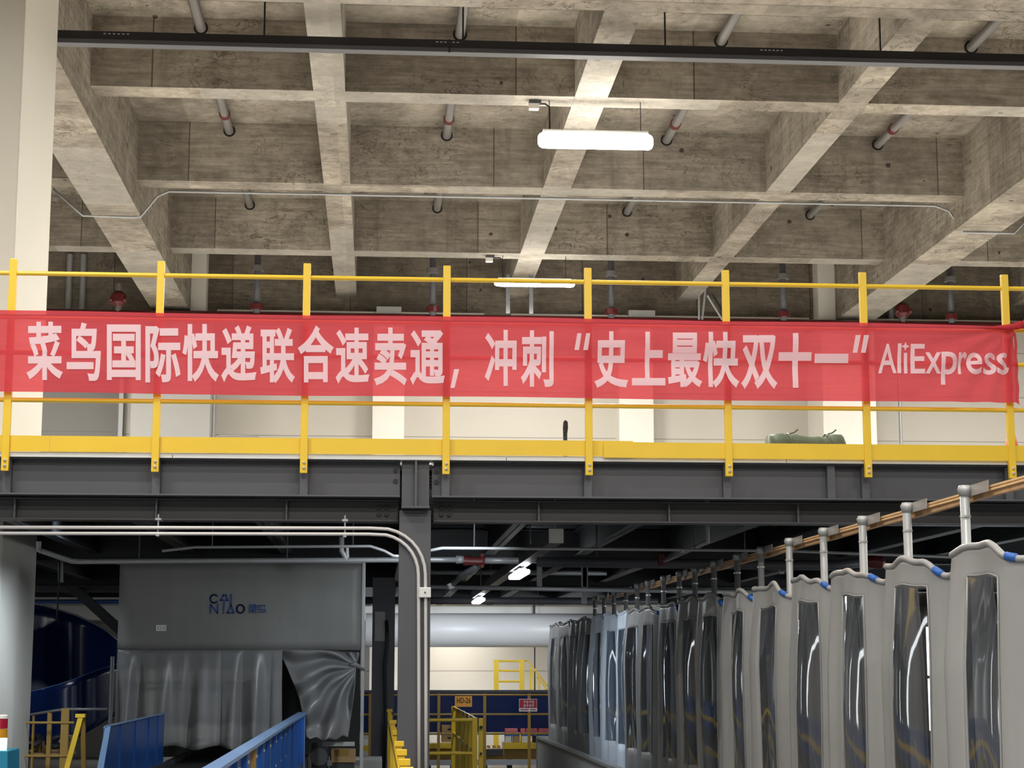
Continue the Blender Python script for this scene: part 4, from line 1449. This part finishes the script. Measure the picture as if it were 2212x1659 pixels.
box(1.15, 1.20, 20.75, 20.81, 0, 1.02).build('post', 'yellow', fg, bevel=0.004)
MB().tube([(1.176, 20.74, 0.92), (1.176, 20.72, 0.92)], 0.02, 10).build('latch', 'black', fg)
MB().tube([(1.176, 20.74, 0.63), (1.176, 20.72, 0.63)], 0.014, 10).build('latch', 'black', fg)
for z in (1.0, 0.63):
    tube([(0.40, 20.83, z), (1.10, 20.83, z)], 0.02, 10).build('cross_rail', 'yellow', fg)
    box(1.10, 1.12, 20.85, 26.6, z - 0.02, z + 0.03).build('side_rail', 'yellow', fg)

# ------------------------------------------------------------------ far blue sorter with railing, signs and goods
cs = thing('sorter_conveyor', (1.3, 28.4, 0), 'long dark blue sorting conveyor across the far end', 'conveyor')
zt, zb = at(1000, 1492, 28.0).z, at(1000, 1582, 28.0).z
box(-1.2, 3.6, 28.0, 28.04, zb, zt).build('side_panel', 'bluedark', cs)
box(-1.2, 3.6, 27.97, 28.06, zt - 0.03, zt + 0.01).build('top_lip', 'steel', cs)
box(-1.2, 3.6, 28.06, 29.0, zt - 0.12, zt - 0.08).build('bed', 'rubber', cs)
for x in (-0.8, 0.6, 2.0, 3.3):
    box(x, x + 0.08, 28.2, 28.28, 0, zb + 0.02).build('leg', 'steel2', cs)
fr = thing('sorter_railing', (1.3, 27.5, 0), 'brownish yellow railing in front of the far blue conveyor', 'railing')
for px_ in (800, 948, 1047, 1143, 1240):
    c = at(px_, 1500, 27.5)
    box(c.x - 0.022, c.x + 0.022, 27.48, 27.53, 0, at(px_, 1498, 27.5).z).build('post', 'ochre', fr)
for py_ in (1501, 1543, 1585):
    z = at(1040, py_, 27.5).z
    tube([(-1.2, 27.5, z), (3.4, 27.5, z)], 0.016, 8).build('rail', 'ochre', fr)
z = at(1040, 1644, 27.5).z
box(-1.2, 3.4, 27.49, 27.51, z - 0.06, z + 0.02).build('toe_board', 'galvd', fr)
sg = thing('zone_sign', at(1001, 1526, 27.4), 'orange zone sign with black letters on the far railing', 'sign')
a, b = at(983, 1504, 27.4), at(1020, 1527, 27.4)
box(a.x, b.x, 27.462, 27.480, b.z, a.z).build('plate', 'orange', sg)
tx = MB()
fit_glyph(tx, 'HD-26', 987, 1507, 1017, 1519, 0.015, lambda x, y: at(x, y, 27.458))
tx.build('lettering', 'ink', sg)
sg = thing('warning_sign', at(1141, 1537, 27.4), 'red and white warning sign on the far railing near the curtains', 'sign')
a, b = at(1122, 1510, 27.4), at(1161, 1537, 27.4)
box(a.x, b.x, 27.462, 27.480, b.z, a.z).build('plate', 'paper', sg)
a, b = at(1123, 1511, 27.395), at(1160, 1529, 27.395)
box(a.x, b.x, 27.455, 27.462, b.z, a.z).build('red_field', 'signred', sg)
tx = MB()
for k in range(4):
    for r in range(2):
        x0, y0 = 1131 + k * 6, 1513.5 + r * 8
        for s in ([(0, 1), (4.4, 1)], [(0.5, 3.2), (4, 3.2)], [(2.2, 0), (2.2, 5.4)], [(0.4, 5.6), (4.4, 5.2)])[: 3 + (k + r) % 2]:
            stroke(tx, [(x0 + p, y0 + q) for p, q in s], 0.9, lambda x, y: at(x, y, 27.451))
tx.build('lettering', 'paper', sg)
tx = MB()
stroke(tx, [(1125, 1533), (1141, 1533)], 2.2, lambda x, y: at(x, y, 27.458))
stroke(tx, [(1146, 1533), (1157, 1533)], 2.2, lambda x, y: at(x, y, 27.458))
tx.build('small_print', 'signred', sg)

# goods shelf under the sorter
gs = thing('goods_shelf', (1.9, 27.9, 0), 'ochre shelf with goods under the far blue conveyor', 'shelf')
a, b = at(1088, 1604, 27.8), at(1196, 1617, 27.8)
box(a.x, b.x + 0.6, 27.7, 28.2, b.z, a.z).build('front_lip', 'yellow', gs)
a2, b2 = at(1040, 1618, 27.85), at(1196, 1640, 27.85)
box(a2.x, b2.x + 0.6, 27.85, 28.2, b2.z, a2.z).build('lower_panel', 'ochre', gs)
for x in (a2.x + 0.05, b2.x):
    box(x, x + 0.05, 28.0, 28.05, 0, b2.z).build('leg', 'steel2', gs)
gz = at(1130, 1604, 27.8).z
for k, (p0, p1, m) in enumerate([(1090, 1118, 'pinkcloth'), (1124, 1134, 'pinkcloth'), (1136, 1160, 'pinkcloth'), (1162, 1186, 'pinkcloth')]):
    a, b = at(p0, 1573, 27.95), at(p1, 1583, 27.95)
    tag(MB().box(a.x, b.x, 27.9, 28.0, b.z, a.z).build('pink_bag', m, bevel=0.015),
        '%s pink bag from the left on top of the far goods shelf' % ORD[k], 'bag', 'pink bags on the goods shelf')
for k, (p0, p1) in enumerate([(1090, 1122), (1126, 1155), (1158, 1188)]):
    a, b = at(p0, 1583, 27.93), at(p1, 1590, 27.93)
    tag(MB().box(a.x, b.x, 27.88, 28.0, b.z, a.z).build('blue_bag', 'bluecloth', bevel=0.012),
        '%s blue bag from the left under the pink bags' % ORD[k], 'bag', 'blue bags on the goods shelf')
for k, (p0, p1, m) in enumerate([(1090, 1104, 'paper'), (1108, 1122, 'card'), (1126, 1144, 'paper'), (1150, 1166, 'rubber'), (1168, 1188, 'paper')]):
    a, b = at(p0, 1590, 27.9), at(p1, 1604, 27.9)
    tag(MB().box(a.x, b.x, 27.82, 27.98, b.z, a.z).build('parcel', m, bevel=0.008),
        '%s from the left in the parcel row on the far goods shelf' % ['white parcel first', 'brown parcel second', 'white parcel third', 'black parcel fourth', 'white parcel last'][k], 'parcel', 'parcels on the goods shelf')
for k, (x0, y0, x1, y1, m) in enumerate([(954, 1566, 980, 1585, 'card'), (954, 1585, 980, 1603, 'card')]):
    a, b = at(x0, y0, 27.8), at(x1, y1, 27.8)
    t = thing('carton', ((a.x + b.x) / 2, 27.9, b.z), ['upper brown carton right of the steel column', 'lower brown carton right of the steel column'][k], 'box')
    box(a.x, b.x, 27.75, 27.96, b.z, a.z).build('body', m, t, bevel=0.004)
    sl = at(967, (y0 + y1) / 2, 27.745)
    box(sl.x, sl.x + 0.08, 27.744, 27.75, sl.z - 0.012, sl.z + 0.012).build('hand_hole', 'ink', t)
a, b = at(925, 1605, 27.8), at(982, 1616, 27.8)
t = thing('goods_shelf', (a.x, 27.8, 0), 'ochre shelf holding the two stacked brown cartons', 'shelf')
box(a.x - 0.4, b.x, 27.7, 28.1, b.z, a.z).build('board', 'yellow', t)
box(a.x - 0.4, b.x, 27.9, 28.1, b.z - 0.18, b.z).build('panel', 'ochre', t)
for x in (a.x, b.x - 0.06):
    box(x, x + 0.05, 28.0, 28.05, 0, b.z - 0.18).build('leg', 'steel2', t)
for k, px_ in enumerate((1056, 1068, 1078)):
    a, b = at(px_ - 4, 1610, 27.7), at(px_ + 3, 1616, 27.7)
    tag(MB().box(a.x, b.x, 27.68, 27.74, b.z - 0.0, a.z).build('orange_clip', 'orange', bevel=0.006), '%s small orange clip left of the goods shelf' % ORD[k], 'clip', 'orange clips by the goods shelf')
a = at(1050, 1617, 27.75)
b = at(1085, 1617, 27.75)
tag(box(a.x, b.x, 27.64, 27.84, a.z - 0.10, a.z - 0.005).build('clip_tray', 'steel2', bevel=0.006), 'small dark tray holding the orange clips', 'tray')
a, b = at(784, 1598, 27.8), at(797, 1610, 27.8)
tag(box(a.x, b.x, 27.7, 27.9, b.z, a.z).build('parcel', 'paper', bevel=0.006), 'small white parcel seen left of the farther steel column', 'parcel')
a, b = at(770, 1610, 27.8), at(800, 1622, 27.8)
t = thing('goods_shelf', (a.x, 27.8, 0), 'short ochre shelf left of the farther steel column', 'shelf')
box(a.x - 0.5, b.x + 0.1, 27.68, 28.0, b.z, a.z).build('board', 'yellow', t)
box(a.x - 0.4, a.x - 0.35, 27.8, 27.85, 0, b.z).build('leg', 'steel2', t)

# yellow stair platform by the far wall
pf = thing('stair_platform', (2.3, 31.9, 0), 'bright yellow platform railing with stair handrails in front of the far wall', 'railing')
for px_ in (1072, 1127):
    a = at(px_, 1425, 31.0)
    box(a.x - 0.042, a.x + 0.042, 30.96, 31.04, 0, a.z).build('post', 'yellow', pf, bevel=0.006)
for py_ in (1428, 1449, 1472):
    a, b = at(1072, py_, 31.0), at(1127, py_, 31.0)
    tube([a, b], 0.017, 8).build('rail', 'yellow', pf)
MB().tube([at(1130, 1427, 31.0), at(1141, 1428, 31.0), at(1152, 1442, 31.0), at(1156, 1448, 31.0), at(1200, 1502, 31.0)], 0.013, 8).build('handrail', 'yellow', pf, smooth=True)
MB().tube([at(1160, 1462, 31.3), at(1200, 1512, 31.3)], 0.013, 8).build('handrail', 'yellow', pf)
for px_, y0 in ((1146, 1442), (1152, 1442), (1165, 1460), (1178, 1476)):
    a = at(px_, y0, 31.0)
    box(a.x - 0.014, a.x + 0.014, 30.99, 31.01, 0.4, a.z).build('baluster', 'yellow', pf)
MB().beam(at(1127, 1500, 31.0), at(1215, 1610, 31.0), 0.05, 0.12).build('stringer', 'yellow', pf)
a = at(1155, 1400, 31.2)
tag(tube([(a.x, 31.2, 0), (a.x, 31.2, 2.66)], 0.011, 8).build('drop_cable', 'black'), 'thin black cable dropping in front of the far wall beside the yellow stair', 'cable')

# ------------------------------------------------------------------ vinyl curtains with clear windows
CX = 2.93


def post_x(y):
    return 2.995 - 0.0085 * y


def plane_x(y):
    return post_x(y) - 0.22


EDGE_PX = [2262, 2078, 1925, 1798, 1713, 1630, 1565, 1510, 1468, 1419, 1379, 1354, 1328, 1302, 1275, 1249, 1229, 1203, 1184]
EDGE = []
for px_ in EDGE_PX:
    y = 10.0
    for _ in range(6):
        y = 3955.0 * (plane_x(y) - 0.106) / (px_ - 815.0)
    EDGE.append(y)
PROF = [(0.0, -0.01), (0.008, 0.065), (0.02, 0.105), (0.05, 0.108), (0.12, 0.092), (0.25, 0.062), (0.38, 0.036), (0.46, 0.008), (0.52, -0.045), (0.57, -0.085), (0.63, -0.1), (1.0, -0.1)]


def prof(u):
    for k in range(len(PROF) - 1):
        (a, p), (b, q) = PROF[k], PROF[k + 1]
        if u <= b:
            t = (u - a) / (b - a)
            return p + (q - p) * t
    return PROF[-1][1]


ZC0 = 0.46
for k in range(1, len(EDGE)):
    yf = EDGE[k]
    yn = EDGE[k - 1] - 0.06
    rnd = random.Random(k * 13 + 1)
    ph1, ph2 = rnd.uniform(0, 6), rnd.uniform(0, 6)
    amp = rnd.uniform(0.85, 1.15)
    zt = 2.085 + 0.0038 * yf + rnd.uniform(-0.008, 0.008)
    pale = k in (12, 13, 14)
    sw = 1.0 + 0.9 * min(1, max(0, (k - 5) / 4))       # the far ones are gathered more tightly

    def CP(u, z, yf=yf, yn=yn, ph1=ph1, ph2=ph2, amp=amp, zt=zt, sw=sw):
        w = min(1.0, max(0.0, (zt - z) / 0.5))
        n = prof(u) * amp * (0.75 + 0.35 * w)
        n += (0.010 + 0.010 * w) * math.sin(u * 16 * sw + ph1) + 0.008 * w * math.sin(u * 5 + z * 2.2 + ph2)
        y = yf + (yn - yf) * u
        zz = z
        if z > zt - 0.25:
            k_ = (z - zt + 0.25) / 0.25
            zz += k_ * (0.014 * math.sin(u * 15 + ph2) - 0.007 * math.sin(u * 31 + ph1))
            sag = min(1.0, max(0.0, (u - 0.38) / 0.17))
            zz -= k_ * 0.075 * sag * sag * (3 - 2 * sag)
        return Vector((plane_x(y) - n, y, zz))

    where = 'nearest the right edge of the photo' if k == 1 else ('farthest back, beside the low barrier end' if k == len(EDGE) - 1 else '%s from the right edge of the photo' % ORD[k - 1])
    if pale:
        lab = 'pale blue vinyl curtain, %s of the three light ones among the grey' % {12: 'rightmost', 13: 'middle', 14: 'leftmost'}[k]
    else:
        lab = 'grey vinyl curtain with clear window, %s' % where
    ct_ = thing('vinyl_curtain', (plane_x(yf), (yf + yn) / 2, ZC0), lab, 'curtain', 'vinyl curtains hung beside the posts')
    us = [0, 0.005, 0.010, 0.020, 0.035, 0.06, 0.09, 0.13, 0.17] + [0.17 + 0.24 * q / 12 for q in range(1, 13)] + [0.43, 0.45, 0.47, 0.49, 0.505, 0.52, 0.54, 0.56, 0.59, 0.63, 0.8, 1.0]
    zs = [ZC0 + (0.80 - ZC0) * q / 4 for q in range(5)] + [0.80 + 1.185 * q / 16 for q in range(1, 17)] + [2.0 + (zt - 1.98) * 0 + (zt - 1.985) * q / 5 - 0.015 for q in range(1, 6)]
    i0, i1 = 8, 20
    j0, j1 = 4, 20
    cm = 'curtain_pale' if pale else 'curtain'
    MB().grid(lambda i, j: CP(us[i], zs[j]), len(us) - 1, len(zs) - 1, lambda i, j: i0 <= i < i1 and j0 <= j < j1).build('sheet', cm, ct_, smooth=True, solid=0.003)

    def WP(i, j):
        u = us[i0 + i]
        z = zs[j0 + j]
        p = CP(u, z)
        s = math.sin(i / (i1 - i0) * math.pi) * math.sin(j / (j1 - j0) * math.pi)
        return p - Vector((0.028 * s + 0.004, 0, 0))

    tag(MB().grid(WP, i1 - i0, j1 - j0).build('clear_window', 'vinyl', ct_, smooth=True), 'clear glossy vinyl window')
    hm = [CP(u, zt) + Vector((0, 0, 0.002)) for u in us[2:]]
    MB().tube(hm, 0.016, 8).build('top_hem', cm, ct_, smooth=True)
    if not pale:
        bl = [CP(u, zt) + Vector((-0.004, 0, 0.006)) for u in (0.47, 0.49, 0.51)]
        tag(MB().tube(bl, 0.019, 8).build('strap', 'bluetape', ct_, smooth=True), 'blue strap')
    # heat-welded frame round the window
    fr_ = MB()
    loop = [(0.163, 0.79), (0.163, 1.997), (0.418, 1.997), (0.418, 0.79)]
    for q in range(4):
        a, b = loop[q], loop[(q + 1) % 4]
        if q == 3:
            continue
        seg = [CP(a[0] + (b[0] - a[0]) * s / 8, a[1] + (b[1] - a[1]) * s / 8) - Vector((0.004, 0, 0)) for s in range(9)]
        fr_.tube(seg, 0.004, 5)
    fr_.build('window_seam', cm, ct_, smooth=True)

# posts and the timber they carry
POSTY = [7.9, 8.83, 9.80, 10.70, 11.64, 12.60, 13.52, 14.39, 15.37, 16.26, 17.08, 17.99, 18.99, 19.75, 20.6, 21.6, 22.5, 23.4]
for k, y in enumerate(POSTY):
    x = post_x(y)
    t = thing('curtain_post', (x, y, 0), 'galvanised post behind the vinyl curtains, %s from the right edge of the photo' % ORD[k], 'post', 'galvanised posts behind the curtains')
    tube([(x, y, 0), (x, y, 2.47)], 0.024, 12).build('tube', 'galv', t, smooth=True)
    MB().tube([(x, y, 2.44), (x, y, 2.475), (x, y, 2.495)], [0.027, 0.036, 0.026], 12).build('cap', 'galvd', t, smooth=True)
    MB().tube([(x, y, 2.335), (x, y, 2.345)], 0.028, 12).build('ring', 'chrome', t)
    MB().grid(lambda i, j: (x + 0.026 + 0.002 * j, y + 0.02 - 0.15 * i, 2.44 + 0.055 * j), 2, 1).build('tape', 'tape', t, solid=0.003)
bw = thing('timber_batten', (2.95, 15, 2.42), 'raw timber batten running back along the tops of the curtain posts', 'batten')
for k in range(len(POSTY) - 1):
    y0, y1 = POSTY[k] - 0.12, POSTY[k + 1] + 0.02
    x0, x1 = post_x(y0) + 0.066, post_x(y1) + 0.066
    o = MB().beam((x0, y0, 2.435 + 0.006 * (k % 2)), (x1, y1, 2.435 + 0.006 * ((k + 1) % 2)), 0.030, 0.036).build('lath', 'wood', bw)
    for dz in (0.0, 0.016):
        MB().beam((x0 - 0.016, y0 + 0.15 * dz * 60, 2.450 + dz), (x1 - 0.016, y1 - 0.12, 2.450 + dz), 0.022, 0.010).build('thin_lath', 'wood2', bw)
# low ribbed barrier under the curtains
lb = thing('low_barrier', (2.8, 20, 0), 'low grey ribbed barrier below the far curtains', 'barrier')


def barrier_x(y):
    return plane_x(y) - 0.30


def lbp(i, j):
    y = 9.0 + 16.6 * i / 400
    r = 0.016 * math.sin(i * math.pi / 2)
    return (barrier_x(y) + r, y, 0.61 * j)


MB().grid(lbp, 400, 1).build('ribbed_sheet', 'greybox', lb, solid=0.004)
MB().beam((barrier_x(9.0), 9.0, 0.625), (barrier_x(25.6), 25.6, 0.625), 0.07, 0.03).build('top_rail', 'galvd', lb)
y = 25.6
box(barrier_x(y) - 0.03, barrier_x(y) + 0.03, y, y + 0.05, 0, 0.64).build('end_post', 'galvd', lb)

# ------------------------------------------------------------------ rest of the hall (seen only in reflections and through the clear windows)
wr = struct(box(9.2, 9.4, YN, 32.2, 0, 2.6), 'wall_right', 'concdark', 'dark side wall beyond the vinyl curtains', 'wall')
for k in range(7):
    y = 11.0 + 3.0 * k
    w = thing('window_%d' % (k + 1), (9.15, y, 0.6), 'tall daylight window %s behind the vinyl curtains' % ORD[k], 'window', kind='structure')
    box(9.14, 9.19, y, y + 0.9, 0.55, 2.25).build('pane', 'daylight', w)
    box(9.10, 9.15, y + 0.43, y + 0.47, 0.55, 2.25).build('mullion', 'steel2', w)
    box(9.10, 9.15, y, y + 0.9, 1.40, 1.45).build('transom', 'steel2', w)
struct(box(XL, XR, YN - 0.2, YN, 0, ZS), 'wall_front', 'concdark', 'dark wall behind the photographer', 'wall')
for k, x in enumerate((-9, -5.0)):
    w = thing('window_%d' % (k + 8), (x, YN, 1.0), 'tall daylight window %s in the wall behind the photographer' % ORD[k], 'window', kind='structure')
    box(x, x + 1.2, YN + 0.0, YN + 0.04, 0.8, 3.6).build('pane', 'daylight', w)
    box(x + 0.57, x + 0.63, YN + 0.04, YN + 0.08, 0.8, 3.6).build('mullion', 'steel2', w)
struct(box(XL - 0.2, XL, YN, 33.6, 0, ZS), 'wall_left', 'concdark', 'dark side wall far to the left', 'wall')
for k in range(3):
    y = 3.0 + 8.0 * k
    w = thing('window_%d' % (k + 10), (XL, y, 0.5), 'tall daylight window %s in the side wall far to the left' % ORD[k], 'window', kind='structure')
    box(XL, XL + 0.04, y, y + 0.9, 0.5, 4.2).build('pane', 'daylight', w)
    box(XL + 0.04, XL + 0.08, y + 0.42, y + 0.48, 0.5, 4.2).build('mullion', 'steel2', w)
